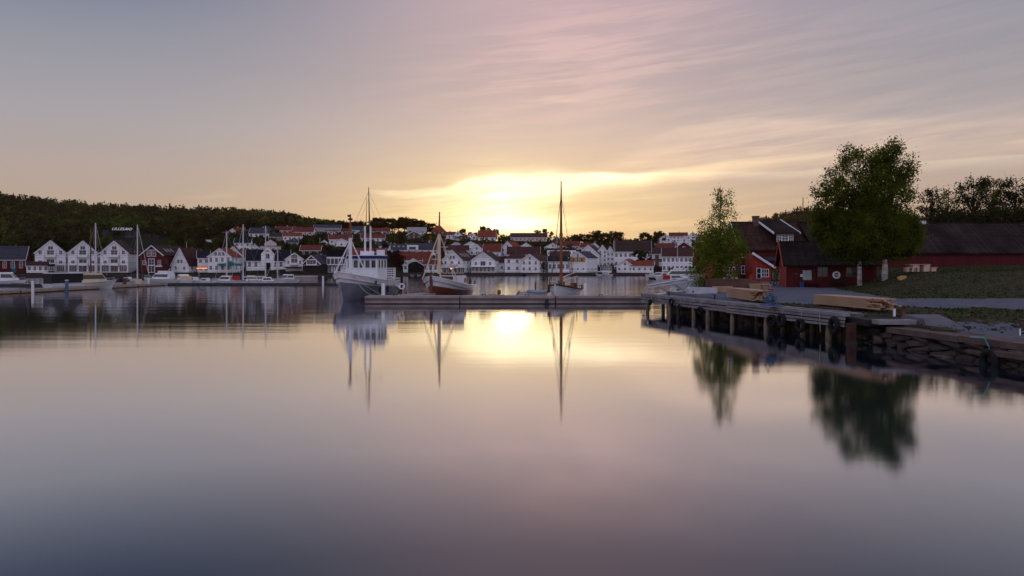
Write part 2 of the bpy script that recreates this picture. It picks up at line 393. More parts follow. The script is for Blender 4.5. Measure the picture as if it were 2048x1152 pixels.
def quads_mesh(name, V, m):
    """V: (n,4,3) array of quads"""
    n = len(V); me = bpy.data.meshes.new(name)
    me.vertices.add(n * 4); me.vertices.foreach_set('co', V.reshape(-1).astype(np.float32))
    me.loops.add(n * 4); me.loops.foreach_set('vertex_index', np.arange(n * 4, dtype=np.int32))
    me.polygons.add(n); me.polygons.foreach_set('loop_start', np.arange(0, n * 4, 4, dtype=np.int32))
    me.update(calc_edges=True)
    if m: me.materials.append(m)
    return me
def leaf_quads(rg, C, size, flat=0.0, tall=1.0):
    n = len(C)
    a = rg.normal(size=(n, 3)); a /= np.linalg.norm(a, axis=1)[:, None]
    b = rg.normal(size=(n, 3)); b[:, 2] *= tall
    b -= (a * b).sum(1)[:, None] * a; b /= np.linalg.norm(b, axis=1)[:, None]
    s = (size * rg.uniform(.6, 1.3, n))[:, None]
    a = a * s * .55; b = b * s
    return np.stack([C - b, C + a * .9, C + b, C - a * .9], axis=1)
def P(x, y, d): return Vector(((x - X0) * d / F, d, HC + (Y0 - y) * d / F))
def ordinal(i): return ['first', 'second', 'third', 'fourth', 'fifth', 'sixth', 'seventh', 'eighth', 'ninth', 'tenth', 'eleventh', 'twelfth', 'thirteenth', 'fourteenth', 'fifteenth', 'sixteenth', 'seventeenth', 'eighteenth', 'nineteenth', 'twentieth'][i]
# ------------------------------------------------------------------ water
w = MB(); w.add([(-2500, -600, 0), (2500, -600, 0), (2500, 3000, 0), (-2500, 3000, 0)], [(0, 1, 2, 3)])
w.build('sea_water', water_mat(), kind='structure')

# ------------------------------------------------------------------ far shore terrain
TB_D = [326, 330, 343, 365, 395, 420, 445, 480, 520]
TB_Y = [545.8, 545.6, 544.6, 530, 510, 500, 490, 480, 468]
CR_X = [-900, 0, 690, 800, 900, 1000, 1100, 1200, 1300, 1400, 1450, 1700, 2900]
CR_Y = [470, 470, 468, 468, 476, 481, 482, 487, 487, 482, 480, 480, 480]
SK_X = [-900, 0, 100, 150, 250, 400, 500, 560, 620, 690, 745, 800, 1440, 1480, 1530, 1590, 1640, 1700, 1850, 2048, 2900]
SK_Y = [408, 403, 414, 419, 427, 432, 435, 441, 450, 460, 476, 500, 495, 458, 441, 423, 419, 424, 440, 450, 460]
def dshift(px): return float(np.interp(px, [600, 850], [-42, 0]))
def y_ground(px, d):
    dd = d - dshift(px)
    cr = float(np.interp(px, CR_X, CR_Y))
    if dd <= 520:
        t = float(np.interp(dd, TB_D, TB_Y))
        return 546 + (t - 546) * (cr - 546) / (468 - 546) if t < 544 else t
    sk = float(np.interp(px, SK_X, SK_Y))
    return cr + (sk - cr) * min(1, (dd - 520) / 330)
def z_far(px, d):
    dd = d - dshift(px)
    z = HC + (Y0 - y_ground(px, min(d, 850 + dshift(px)))) * min(d, 850 + dshift(px)) / F
    if dd > 850: z -= (dd - 850) * .12
    return z
def d_for(px, y):
    lo, hi_ = 343 + dshift(px), 520 + dshift(px)
    if y >= 541: return 337 + dshift(px)
    for _ in range(30):
        m_ = (lo + hi_) / 2
        if y_ground(px, m_) > y: lo = m_
        else: hi_ = m_
    return lo
tm = MB()
pxs = list(range(-900, 2901, 25)); dds = [326, 326.05, 333, 343, 354, 365, 380, 395, 408, 420, 432, 445, 462, 480, 500, 520, 560, 600, 660, 720, 780, 850, 900, 1000, 1200]
for px in pxs:
    for i, dd in enumerate(dds):
        d = dd + dshift(px)
        z = z_far(px, d) + (rnd.uniform(-.8, .8) if dd > 370 else 0)
        if i == 0: z = -1.5
        tm.v.append(((px - X0) * d / F, d, z))
n = len(dds)
tm.f = [(i * n + j, (i + 1) * n + j, (i + 1) * n + j + 1, i * n + j + 1) for i in range(len(pxs) - 1) for j in range(n - 1)]
tm.build('far_shore_hillside', soil, smooth=True, kind='structure')
# stone edge of the far harbour front, just proud of the ground
sw = MB(); pts = []
for px in range(-900, 2901, 25):
    d = 325.6 + dshift(px); pts.append(((px - X0) * d / F, d))
for (a, b) in zip(pts[:-1], pts[1:]):
    sw.beam((a[0], a[1], .30), (b[0], b[1], .30), .8, 1.9)
sw.build('harbour_wall', rock, kind='structure')

# ------------------------------------------------------------------ forest and scrub (nobody could count it)
rg = np.random.default_rng(3)
def tree_pts(rg, x, y, z, h, r, kind, n):
    """points of one far tree's crown"""
    t = rg.uniform(0, 1, n); a = rg.uniform(0, 2 * math.pi, n)
    if kind == 0:    # conifer
        rr = r * .55 * (1 - t) ** .8 * np.sqrt(rg.uniform(.2, 1, n)); zz = z + h * (.15 + .85 * t)
    else:            # broadleaf, lumpy
        ph = np.arccos(rg.uniform(-.8, 1, n)); k = rg.uniform(.55, 1.0, n) * (1 + .18 * np.sin(a * 3 + x))
        rr = r * np.sin(ph) * k; zz = z + h * .58 + h * .42 * np.cos(ph) * k
    return np.stack([x + rr * np.cos(a), y + rr * np.sin(a), zz], 1)
C1, C2, C3, SZ = [], [], [], []
HOUSE_XY = []     # filled later by the houses; scrub keeps clear of them
def forest():
    out = {0: [], 1: [], 2: []}
    k = 0
    for i in range(15000):
        px = rg.uniform(-260, 2350); dd = rg.uniform(372, 880)
        d = dd + dshift(px)
        left = px < 760; right = px > 1445
        if left:
            lim = np.interp(px, [-300, 200, 340, 480, 760], [372, 385, 440, 530, 545])
            if dd < lim: continue
            if dd > 850 or rg.uniform() > (1.0 if dd > 690 else .62): continue
        elif right:
            if rg.uniform() > .85 or dd < 600: continue
        else: continue
        if 190 < px < 345 and 395 < dd < 502 + 10 * math.sin(px * .1): continue
        X, Y = (px - X0) * d / F, d
        z = z_far(px, d) - .5
        con = rg.uniform() < (.10 if px < 560 else .45)
        h = rg.uniform(7, 12.5) if not con else rg.uniform(8, 12.5)
        if px > 600: h *= .8
        if right: h *= .7
        r = h * rg.uniform(.32, .48)
        n_ = 52
        pt = tree_pts(rg, X, Y, z, h, r, 0 if con else 1, n_)
        out[2 if con else (1 if (math.sin(X * .035 + 1) * math.sin(Y * .028 + X * .01) > .38 and rg.uniform() < .8) or rg.uniform() < .10 else 0)].append((pt, np.full(n_, 1.25 * h / 10)))
        k += 1
    return out
fo = forest()
for key, m_, nm, lb in ((0, leaf_d, 'forest', 'dark broadleaf wood covering the long hill behind the harbour'),
                        (1, leaf_g, 'forest', 'brighter green broadleaf crowns scattered through the hillside wood'),
                        (2, leaf_o, 'forest', 'brownish conifers mixed into the hillside wood and its skyline')):
    pt = np.concatenate([a for a, b in fo[key]]); sz = np.concatenate([b for a, b in fo[key]])
    o = link(nm, quads_mesh(nm, leaf_quads(rg, pt, sz), m_)); tag(o, lb, 'forest', kind='stuff')

# ------------------------------------------------------------------ windows (shared mesh data)
WM = {}
def window(parent, x, z, w_, h_, y=0.0, side='f', nx=2, ny=2, fm=None, gm=None, name='window', depth=0.0):
    """side f: on the front plane y, facing -y; r: on plane x=y value facing +x; l: facing -x"""
    fm = fm or whitep; gm = gm or glass
    key = (round(w_, 1), round(h_, 1), nx, ny, fm.name, gm.name, name)
    if key not in WM:
        t = max(.06, w_ * .09); a = MB()
        a.box(-w_ / 2 - t, -w_ / 2, -.06, .01, -t, h_ + t).box(w_ / 2, w_ / 2 + t, -.06, .01, -t, h_ + t)
        a.box(-w_ / 2, w_ / 2, -.06, .01, -t, 0).box(-w_ / 2, w_ / 2, -.06, .01, h_, h_ + t)
        for i in range(1, nx): a.box(-w_ / 2 + w_ * i / nx - .03, -w_ / 2 + w_ * i / nx + .03, -.05, .005, 0, h_)
        for j in range(1, ny): a.box(-w_ / 2, w_ / 2, -.047, .005, h_ * j / ny - .025, h_ * j / ny + .025)
        b = MB().box(-w_ / 2 + .002, w_ / 2 - .002, -.02, .004, .002, h_ - .002)
        WM[key] = (a.mesh(name, fm), b.mesh('pane', gm))
    o = link(name, WM[key][0], parent)
    if side == 'f': o.location = (x, y, z)
    elif side == 'r': o.location = (y, x, z); o.rotation_euler[2] = R(90)
    else: o.location = (y, x, z); o.rotation_euler[2] = R(-90)
    link('pane', WM[key][1], o)
    return o
def gable_house(root, w_, dep, zb, ze, zr, mode, wm, rm, over=.35, trim=None, flat=False):
    """walls and roof; local x right, y back, front wall at y=0, z absolute above the root"""
    a = MB(); th = .18
    if mode == 'g':
        a.prism([(-w_ / 2, zb), (w_ / 2, zb), (w_ / 2, ze), (0, zr), (-w_ / 2, ze)], dep, 'y')
        a.build('wall', wm, root)
        b = MB(); sl = (zr - ze) / (w_ / 2)
        for s in (-1, 1):
            e = w_ / 2 + over
            p = [(0, zr + .02), (s * e, ze - sl * over + .02), (s * e, ze - sl * over + th + .02), (0, zr + th + .04)]
            if s > 0: p = p[::-1]
            b.prism(p, dep + 2 * over, 'y', -over)
        roof = b.build('roof', rm, root)
        if trim:
            c = MB()
            for s in (-1, 1):
                e = w_ / 2 + over + .02
                c.beam((0, -over - .04, zr - .05), (s * e, -over - .04, ze - sl * over - .05), .08, .34)
            c.build('bargeboard', trim, root)
    elif mode == 'e':
        a.prism([(0, zb), (dep, zb), (dep, ze), (dep / 2, zr), (0, ze)], w_, 'x', -w_ / 2)
        a.build('wall', wm, root)
        b = MB(); sl = (zr - ze) / (dep / 2)
        for s in (0, 1):
            y1 = -over if s == 0 else dep + over
            p = [(dep / 2, zr + .02), (y1, ze - sl * over + .02), (y1, ze - sl * over + th + .02), (dep / 2, zr + th + .04)]
            if s == 0: p = p[::-1]
            b.prism(p, w_ + 2 * over, 'x', -w_ / 2 - over)
        roof = b.build('roof', rm, root)
        if trim:
            c = MB()
            for x in (-w_ / 2 - over - .05, w_ / 2 + over - .03):
                c.beam((x + .04, -over - .02, ze - sl * over + .08), (x + .04, dep / 2, zr + .1), .09, .30)
            c.beam((-w_ / 2 - over, -over - .06, ze - sl * over + .06), (w_ / 2 + over, -over - .06, ze - sl * over + .06), .07, .2)
            c.build('bargeboard', trim, root)
    elif mode == 'h':
        a.box(-w_ / 2, w_ / 2, 0, dep, zb, ze); a.build('wall', wm, root)
        i = min(w_ * .38, dep * .55); e = over; b = MB()
        b.add([(-w_ / 2 - e, -e, ze), (w_ / 2 + e, -e, ze), (w_ / 2 + e, dep + e, ze), (-w_ / 2 - e, dep + e, ze), (-w_ / 2 + i, dep / 2, zr), (w_ / 2 - i, dep / 2, zr)],
              [(0, 1, 5, 4), (1, 2, 5), (2, 3, 4, 5), (3, 0, 4), (3, 2, 1, 0)])
        roof = b.build('roof', rm, root)
    else:
        a.box(-w_ / 2, w_ / 2, 0, dep, zb, ze); a.build('wall', wm, root)
        roof = MB().box(-w_ / 2 - .2, w_ / 2 + .2, -.2, dep + .2, ze + .01, max(zr, ze + .25)).build('roof', rm, root)
    return roof
def house(label, xl, xr, yb, ye, yr, mode='e', wm=None, rm=None, rs=0, rows=1, cols=None, dep=9.0, dd=0, trim=True, cat='house',
          chim=None, name='house', dabs=None, wins=True, wsz=None, gwin=1, wname='window', gm=None, sky=0):
    wm = wm or white; rm = rm or roof_red
    pc = (xl + xr) / 2; d = (dabs or d_for(pc, yb)) + dd
    X = (pc - X0) * d / F
    azr = math.atan2(X, d)
    w_ = (xr - xl) * d / F * math.cos(azr) ** 1.0
    g_ = z_far(pc, d) if dabs is None else HC + (Y0 - yb) * d / F
    ze = HC + (Y0 - ye) * d / F - g_
    dr = d + (dep / 2 if mode in 'eh' else 0)
    zr = HC + (Y0 - yr) * dr / F - g_
    if mode != 'f': zr = max(zr, ze + .6)
    root = thing(name, label, cat, (X, d, g_), -azr - R(rs))
    if rs and mode in 'gf': w_ *= 1.0
    roof = gable_house(root, w_, dep, -2.5, ze, zr, mode, wm, rm, trim=whitep if trim else None)
    HOUSE_XY.append((X + math.sin(azr) * dep / 2, d + dep / 2, max(w_, dep) * .62))
    if chim != 0 and mode in 'egh':
        cx = w_ * (chim if chim else rnd.uniform(-.3, .3)) if mode in 'eh' else rnd.uniform(-.1, .1)
        cy = dep / 2 + rnd.uniform(-.3, .3) if mode in 'eh' else dep * .6
        MB().box(cx - .32, cx + .32, cy - .32, cy + .32, zr - .8, zr + .75).build('chimney', brick if rnd.random() < .6 else greyw, roof)
    if sky:
        for i in range(sky):
            x = -w_ * .3 + i * w_ * .6 / max(1, sky - 1)
            if mode == 'e':
                z0 = ze + (zr - ze) * .45; y0 = dep / 2 * .45; sl = (zr - ze) / (dep / 2)
                MB().add([(x - .5, y0, z0 + .26), (x + .5, y0, z0 + .26), (x + .5, y0 + 1.1, z0 + .26 + 1.1 * sl), (x - .5, y0 + 1.1, z0 + .26 + 1.1 * sl)],
                         [(0, 1, 2, 3)]).build('skylight', roof_pal, roof)
    if wins and ze > 1.2:
        cols = cols or max(1, int(w_ / 3.4))
        ww, wh = wsz or (.95, min(1.25, ze / rows * .52))
        for r_ in range(rows):
            z = ze / rows * (r_ + .36)
            for c_ in range(cols):
                x = -w_ / 2 + w_ * (c_ + .5) / cols
                gg = gm or (glassr if rnd.random() < .18 else glass)
                window(root, x, z, ww, wh, 0, 'f', 2, 2, gm=gg)
        if mode == 'g' and zr - ze > 2.2 and gwin:
            for k in range(gwin):
                window(root, (k - (gwin - 1) / 2) * 1.5, ze + (zr - ze) * .12, .9, min(1.3, (zr - ze) * .4), 0, 'f')
        if abs(rs) >= 10:
            nn = max(1, int(dep / 3.5))
            for r_ in range(rows):
                for c_ in range(nn):
                    window(root, dep * (c_ + .5) / nn, ze / rows * (r_ + .36), ww, wh, w_ / 2 if rs > 0 else -w_ / 2, 'r' if rs > 0 else 'l')
    root['_w'] = w_; root['_ze'] = ze; root['_zr'] = zr; root['_d'] = d
    return root
def dims(h): return h['_w'], h['_ze'], h['_zr'], h['_d']
def pxl(h, px): return (px - X0) * h['_d'] / F - h.location[0]     # photo column on a house front -> local x (roughly)

# --- the left waterfront
h = house('low dark red harbour house with slate roof and teal door at the far left shore', -16, 51, 546, 519, 493, 'e', redw, roof_sla, 12, 1, 4, 11, wsz=(1.1, 2.3))
w_, ze, zr, _ = dims(h)
MB().box(-.75, .75, -.05, .02, 0, 3.0, Matrix.Translation((w_ * .16, 0, 0))).build('door', teal, h)
h = house('small white one-storey annex with brown roof in front of the leftmost white gable', 53, 97, 547, 531.5, 524, 'e', white, roof_dkr, 0, 1, 4, 5, dd=-7, wsz=(.8, 1.7), chim=0)
h = house('open black-roofed shelter joined to the small white annex', 97, 109, 547, 532, 528, 'f', brownw, roof_blk, 0, 1, 1, 4, dd=-6, wsz=(1.4, 1.8), chim=0)
LBL = ['white three-storey gabled warehouse nearest the small white annex', 'white three-storey gabled warehouse standing behind the bare brown mast',
       'white three-storey gabled warehouse with brown roof beside the dark red gabled one']
for i, (xl, xr, ap, rm) in enumerate(((70, 132, 481, roof_dkr), (136, 195, 482, roof_dkr), (200, 257, 482, roof_brn))):
    h = house(LBL[i], xl, xr, 546, 505.5, ap, 'g', white, rm, 14 if i == 2 else 3, 1, 1, 15, wins=False, name='warehouse', cat='warehouse')
    w_, ze, zr, d = dims(h)
    for x in (-w_ * .33, w_ * .33):
        window(h, x, ze * .46, 1.15, 1.1); window(h, x, ze * .93, 1.0, 1.35)
        window(h, x, .35, 2.5, 2.5, nx=4, ny=1, gm=glass if x < 0 else glassr)
    window(h, 0, .3, 2.6, 2.7, nx=2, ny=1); window(h, 0, ze * .45, 2.5, 1.7, nx=2, ny=1)
    window(h, 0, ze * .88, 2.3, 1.9, nx=2, ny=2, gm=glassr if i == 0 else glass); window(h, 0, ze * 1.16, 1.6, 1.3, nx=2, ny=1)
    for z in (ze * .36, ze * .78):
        q = MB().box(-1.7, 1.7, -1.2, -.02, z - .12, z).box(-1.7, 1.7, -1.2, -1.15, z + .001, z + .95)
        q.box(-1.7, -1.65, -1.149, -.02, z + .001, z + .95).box(1.65, 1.7, -1.149, -.02, z + .001, z + .95)
        q.build('balcony', whitep, h)
    for s in (-1.9, 1.9): MB().tube([(s, -.1, 0), (s, -.1, ze * 1.1)], .07, 5).build('drainpipe', greyw, h)
    if i < 2:
        q = MB().box(w_ / 2 + .02, w_ / 2 + .9, 1.2, 12, 0, ze * .9).build('linking_wing', whitep, h)
        window(h, w_ / 2 + .46, .6, .7, 2.2, 1.2, gm=glassr); window(h, w_ / 2 + .46, ze * .45, .7, 2.4, 1.2)
house('white cottage with brown roof half hidden behind the annex below the wood', 45, 84, 509, 500, 487, 'e', white, roof_dkr, 10, 1, 2)
house('brown-roofed house showing between the first two white gables', 124, 148, 508, 500, 486, 'e', white2, roof_brn, 20, 1, 1)
house('small house with rusty orange roof between the second and third white gables', 183, 202, 508, 502, 488, 'g', rust, roof_org, 10, 1, 1)
h = house('dark red gabled warehouse with tall arched white window', 277, 330, 546, 510, 491, 'g', redw, roof_brn, 30, 1, 1, 22, wins=False, name='warehouse', cat='warehouse')
w_, ze, zr, d = dims(h)
window(h, -1.1, ze * .93, 1.5, 2.4, nx=2, ny=2, gm=glassr); window(h, .9, ze * .93, 1.5, 2.4, nx=2, ny=2, gm=glassr); window(h, -.1, ze * .42, 2.2, 2.4, nx=2, ny=2)
window(h, -w_ * .33, ze * .45, 1.1, 1.6); window(h, w_ * .33, ze * .45, 1.1, 1.7); window(h, -.1, .2, 2.4, 2.6, nx=2, ny=1)
MB().box(1.6, 4.2, -.08, -.02, ze * .33, ze * .33 + .5).build('sign_board', whitep, h)
for k in range(5): window(h, 2.5 + k * 4, ze * .5, 1.1, 1.5, w_ / 2, 'r', fm=rust)
for k in range(3):
    rs_ = MB(); sl = (zr - ze) / (w_ / 2); x1, x2 = w_ * .18, w_ * .36
    rs_.add([(x1, 5 + k * 2.4, zr - x1 * sl + .27), (x2, 5 + k * 2.4, zr - x2 * sl + .27), (x2, 6 + k * 2.4, zr - x2 * sl + .27), (x1, 6 + k * 2.4, zr - x1 * sl + .27)], [(0, 1, 2, 3)])
    rs_.build('skylight', roof_pal, h)
house('long low rust-orange building with brown roof right of the dark red gable', 325, 364, 542, 520, 499, 'e', rust, roof_brn, 0, 2, 4, 10, dd=14, wsz=(1.1, 1.3), sky=2)
house('steep-roofed white house with broad white bargeboards and red tiles', 338, 382, 542, 530, 496, 'g', white, roof_dkr, 38, 1, 2, 12, dd=4, gwin=2)
house('flat black-roofed white wing joined left of the teal veranda house', 395, 419, 542, 516, 502, 'e', white, roof_blk, 0, 2, 2, 9, dd=3)
h = house('white gabled house with red roof and a teal veranda roof', 414, 464, 542, 513, 497, 'g', white, roof_org, 22, 2, 4, 11, gwin=3, wsz=(.95, 1.5))
w_, ze, zr, d = dims(h)
q = MB().prism([(0.2, ze * .42), (9.2, ze * .42), (9.2, ze * .55), (6.3, ze * .58), (4.8, ze * .72), (3.3, ze * .58), (.2, ze * .55)], 2.6, 'y', -2.7); q.build('veranda_roof', teal, h)
q = MB()
for x in (.5, 3.2, 6.2, 8.9): q.box(x - .1, x + .1, -2.6, -2.4, 0, ze * .42)
q.build('veranda_post', whitep, h)
house('plain white gable rising behind the teal veranda house', 448, 484, 542, 511, 493, 'g', white, roof_red, 8, 2, 2, 10, dd=12)
# --- upper rows, left
house('small white gabled house at the left end of the upper row under the wood', 351, 369, 468, 462, 456, 'g', white, roof_sla, 10, 1, 1, 7)
house('white house with broad red roof, first large one of the upper row', 369, 413, 468, 463, 452, 'e', white, roof_red, 14, 1, 4)
house('low brown-roofed bungalow in the upper row', 417, 438, 470, 465, 458, 'e', beige, roof_brn, 0, 1, 2, 8)
house('white bungalow with red roof behind the slanting sailboat stay', 437, 459, 470.5, 464, 457, 'e', white, roof_red, 0, 1, 3, 8)
house('white gable-fronted house of the upper row with arched attic window', 457, 473, 471, 463.5, 457, 'g', white, roof_red, 8, 1, 2, 7)
house('red-roofed white house above the square white block', 469, 489, 470, 463, 455.5, 'e', white, roof_org, 0, 1, 2, 7)
house('small white garage alone on the green slope', 412, 426, 487, 480, 479, 'f', white, roof_pal, 0, 1, 1, 5, wins=False, cat='garage', name='garage')
house('square white two-storey house with flat black roof on the slope', 468, 501, 504, 486, 477, 'e', white, roof_blk, 8, 2, 3, 9, chim=0)
house('small red-roofed house tucked behind the two sailboat masts', 478, 496, 520, 512, 503, 'e', greyw, roof_red, 0, 1, 1, 7)
house('large house with wide slate-grey roof in the upper row', 497, 546, 476, 467, 456, 'e', white, roof_sla, 14, 1, 5, 10)
house('pale grey-roofed house at the top edge of the upper row under the trees', 493, 537, 462, 458.5, 452.5, 'e', white2, roof_sla, 0, 1, 4, 8, dabs=500)
house('white house with red roof and small front gable below the wood edge', 551, 588, 466.5, 461, 453, 'e', white, roof_red, 6, 1, 3, 8)
house('red-roofed white house stepping over its lower neighbour', 583, 627, 471, 464, 455, 'e', white, roof_red, 12, 1, 4, 9)
house('white house with bright red roof in front of two red-roofed ones', 566, 603, 483, 472.5, 466, 'e', white, roof_org, 6, 1, 4, 8)
house('low beige house with brown roof beside the bright red-roofed one', 539, 568, 481, 474, 468.5, 'e', beige, roof_brn, 0, 1, 3, 8)
house('long pale-roofed house highest on the slope at the wood edge', 628, 682, 460, 456, 450, 'e', greyw, roof_sla, 0, 1, 4, 8)
house('white house with dark roof below the long pale-roofed one', 648, 677, 468.5, 462, 456.5, 'e', white, roof_blk, 0, 1, 3, 8)
house('red-roofed white house just left of the trawler foremast', 675, 703, 469, 463, 457, 'e', white, roof_red, 0, 1, 3, 8)
house('white house with two red roofs on the slope left of the trawler mast', 658, 704, 491, 478.5, 470, 'e', white, roof_red, 0, 1, 4, 8)
house('small white gabled garage left of the double red-roofed house', 642.5, 655, 491, 485, 480, 'g', white, roof_sla, 0, 1, 1, 5, chim=0, cat='garage', name='garage')
house('white gabled porch house below the double red roofs', 664, 702, 495, 485, 477.5, 'g', white, roof_org, 20, 1, 3, 7)
h = house('pinkish house with dark hipped roof and round-topped dormer', 520, 562, 507, 492, 481, 'h', pinkw, roof_blk, 0, 1, 4, 10, chim=0)
w_, ze, zr, d = dims(h)
MB().prism([(-2.8, ze - .2), (2.8, ze - .2), (2.8, ze + 1.2), (0, ze + 3.1), (-2.8, ze + 1.2)], 4, 'y', -.1).build('dormer', pinkw, h)
h = house('long white inn with black roof and gabled centre bay', 493, 581, 540, 521.5, 500, 'e', white, roof_blk, 0, 1, 7, 11, wsz=(1.0, 1.9), name='inn', cat='inn')
w_, ze, zr, d = dims(h)
x1, x2 = pxl(h, 523), pxl(h, 548)
MB().prism([(x1, -2), (x2, -2), (x2, ze + 2.9), ((x1 + x2) / 2, ze + 5.6), (x1, ze + 2.9)], 7, 'y', -.9).build('centre_bay', white, h)
xm = (x1 + x2) / 2
window(h, xm, ze + .9, 1.4, 1.9, -.9); window(h, xm, ze + 3.7, .9, .6, -.9)
MB().box(xm - 1.1, xm + 1.1, -1.0, -.88, 0, 3.0).build('door', dark, h)
h = house('white gabled house with first-floor balcony beside the inn', 571, 606, 540, 518, 506, 'g', white, roof_dkr, 0, 1, 1, 10, dd=-3, wins=False)
w_, ze, zr, d = dims(h)
window(h, 0, ze * .62, 2.4, 2.1, nx=2, ny=1, gm=glassr); window(h, 0, ze + .4, 2.2, 1.4, nx=4, ny=2)
for x in (-w_ * .34, w_ * .34): window(h, x, ze * .62, .7, 1.2)
MB().box(-1.6, 1.6, -1.2, -.02, ze * .5, ze * .5 + .9).build('balcony', whitep, h)
MB().box(-w_ / 2 - .5, w_ / 2 - .5, -3.2, -.05, ze * .30, ze * .36).build('awning', canvas, h)
h = house('brown-black boathouse with white bargeboards and glazed gable', 604, 642, 544, 527.5, 511, 'g', blackw, roof_sla, 22, 1, 1, 13, wins=False, name='boathouse', cat='boathouse')
w_, ze, zr, d = dims(h)
window(h, 0, ze * .92, 3.6, 1.8, nx=3, ny=1, gm=glassr); MB().box(-3.5, 3.5, -1.4, -.02, ze * .82, ze * .86).build('balcony', whitep, h)
house('black house with red roof on the slope above the brown-black boathouse', 600, 641, 512, 501, 491, 'e', blackw, roof_red, 8, 1, 3, 8)
house('low white cottage with three dark windows above the boathouse', 634, 653, 526, 515, 510.5, 'e', white, roof_sla, 0, 1, 3, 7)
h = house('modern white box house with glazed balcony left of the trawler', 654, 693, 545, 513.5, 499.5, 'f', white, roof_blk, 0, 1, 1, 10, wins=False, chim=0)
w_, ze, zr, d = dims(h)
MB().box(-w_ / 2 + .1, w_ / 2 - .1, .02, 9.9, ze, ze + 2.8).build('upper_storey', white, h)
MB().box(-w_ / 2, w_ / 2 - .3, -2.0, -.02, ze * .47, ze * .51).build('balcony', whitep, h)
for k in range(5): window(h, -w_ * .42 + k * w_ * .2, ze * .54, w_ * .16, 2.2, -1.9 if k != 2 else -2.1, nx=1, ny=1)
for k in range(3): window(h, -w_ * .36 + k * w_ * .24, .2, w_ * .14, 2.4)
house('long red-roofed house with skylights behind the trawler wheelhouse', 697, 771, 546, 513, 497, 'e', white, roof_org, 0, 2, 7, 11, sky=5)
house('white house with grey roof peeping between the trawler masts', 700, 727, 467, 460, 453, 'e', white, roof_sla, 0, 1, 2, 8)
house('white house with wide red roof under the ridge pines', 741, 780, 469, 463, 456.5, 'e', white, roof_red, 0, 1, 5, 8)
house('second red-roofed white house below the ridge pines, lower on the slope', 722, 770, 484, 476, 468.5, 'e', white, roof_red, 0, 1, 5, 8)
# --- the middle of the town
house('white building with bluish-grey roof and three skylights above the copper beech', 782, 813, 509, 500, 489, 'e', white, roof_sla, 0, 1, 2, 9, sky=3)
h = house('long slate-roofed white building above the row of red roofs', 812, 877, 510, 500, 487, 'e', white, roof_sla, 0, 1, 5, 10, sky=1)
w_, ze, zr, d = dims(h)
MB().box(-w_ / 2 + .3, -w_ / 2 + 6.5, -.06, 5, ze - .3, ze + 2.6).build('dormer', whitep, h); window(h, -w_ / 2 + 3.4, ze + .3, 3.6, 1.4, -.06, nx=1, ny=1)
house('white row building with red roof behind the boathouse', 800, 863, 531, 520, 504, 'e', white, roof_red, 0, 1, 5, 10)
h = house('white boathouse with big dark arched opening on the water', 806, 847, 546, 530, 517, 'g', white, roof_red, 6, 1, 1, 10, wins=False, name='boathouse', cat='boathouse')
w_, ze, zr, d = dims(h)
arc = [(-3.6 + w_ * .14, 0), (3.6 + w_ * .14, 0)] + [(w_ * .14 + 3.6 * math.cos(t), 3.0 + 1.9 * math.sin(t)) for t in [math.pi * k / 8 for k in range(9)]]
MB().prism(arc, .06, 'y', -.05).build('arch_shade_panel', dark, h); window(h, -w_ * .38, 1.5, .9, 1.4)  # flat dark panel paints the shade inside the open arch
house('white house with low red roof right of the arched boathouse', 847, 885, 546, 529, 518, 'e', white, roof_red, 0, 1, 4, 9, wsz=(1.2, 1.9))
house('pale house with grey roof beneath the pines on the ridge', 815, 852, 468.5, 462, 455, 'e', white2, roof_pal, 0, 1, 3, 8, dabs=515)
house('brown gabled house in the trees below the ridge pines', 813, 843, 479, 470, 462, 'g', brownw, roof_brn, 0, 1, 3, 8)
house('orange hipped house roof right behind the brown boat mast', 862, 892, 468, 463.5, 451, 'h', brownw, roof_org, 0, 1, 2, 8, dabs=528)
house('low white house with red roof just right of the brown boat mast', 887, 911, 478, 470, 464, 'e', white, roof_red, 0, 1, 3, 8)
house('white gabled house stepping up the ridge beside the low red roof', 908, 923, 479, 470, 462.5, 'g', white, roof_red, 0, 1, 2, 8)
house('tiny white cottage on the ridge between two gabled ones', 921, 934, 480, 475, 470, 'e', white, roof_red, 0, 1, 1, 6)
house('white gabled house on the ridge with pines at its back', 934, 953, 480, 472.5, 466, 'g', white, roof_red, 0, 1, 2, 8)
house('white house with large orange roof on the ridge left of the sun', 956, 991, 482, 474, 461, 'e', white, roof_org, 4, 1, 3, 9)
house('flat pale-roofed house below the ridge gables', 897, 928, 502, 494, 484.5, 'h', white, roof_pal, 0, 1, 3, 9)
house('white house with small gable above the dark red roofs', 928, 955, 499, 490, 483, 'g', white, roof_dkr, 0, 1, 2, 8)
house('long dark red-roofed house behind the lamp-lit gabled house', 889, 938, 512, 501, 491, 'e', white, roof_dkr, 0, 1, 4, 9)
house('white gabled house with dark red roof uphill between two waterfront gables', 938, 969, 512, 501, 488, 'g', white, roof_dkr, 18, 1, 3, 9)
house('white house with tall red roof uphill of the glazed waterfront house', 966, 1001, 517, 503.5, 488, 'e', white, roof_red, 6, 1, 3, 9)
h = house('white gabled house with attic balcony behind the brown boat', 882, 927, 546, 520, 500, 'g', white, roof_dkr, 26, 2, 3, 14, gwin=2)
w_, ze, zr, d = dims(h)
MB().box(-1.6, 2.4, -1.2, -.02, ze * .55, ze * .55 + .9).build('balcony', whitep, h)
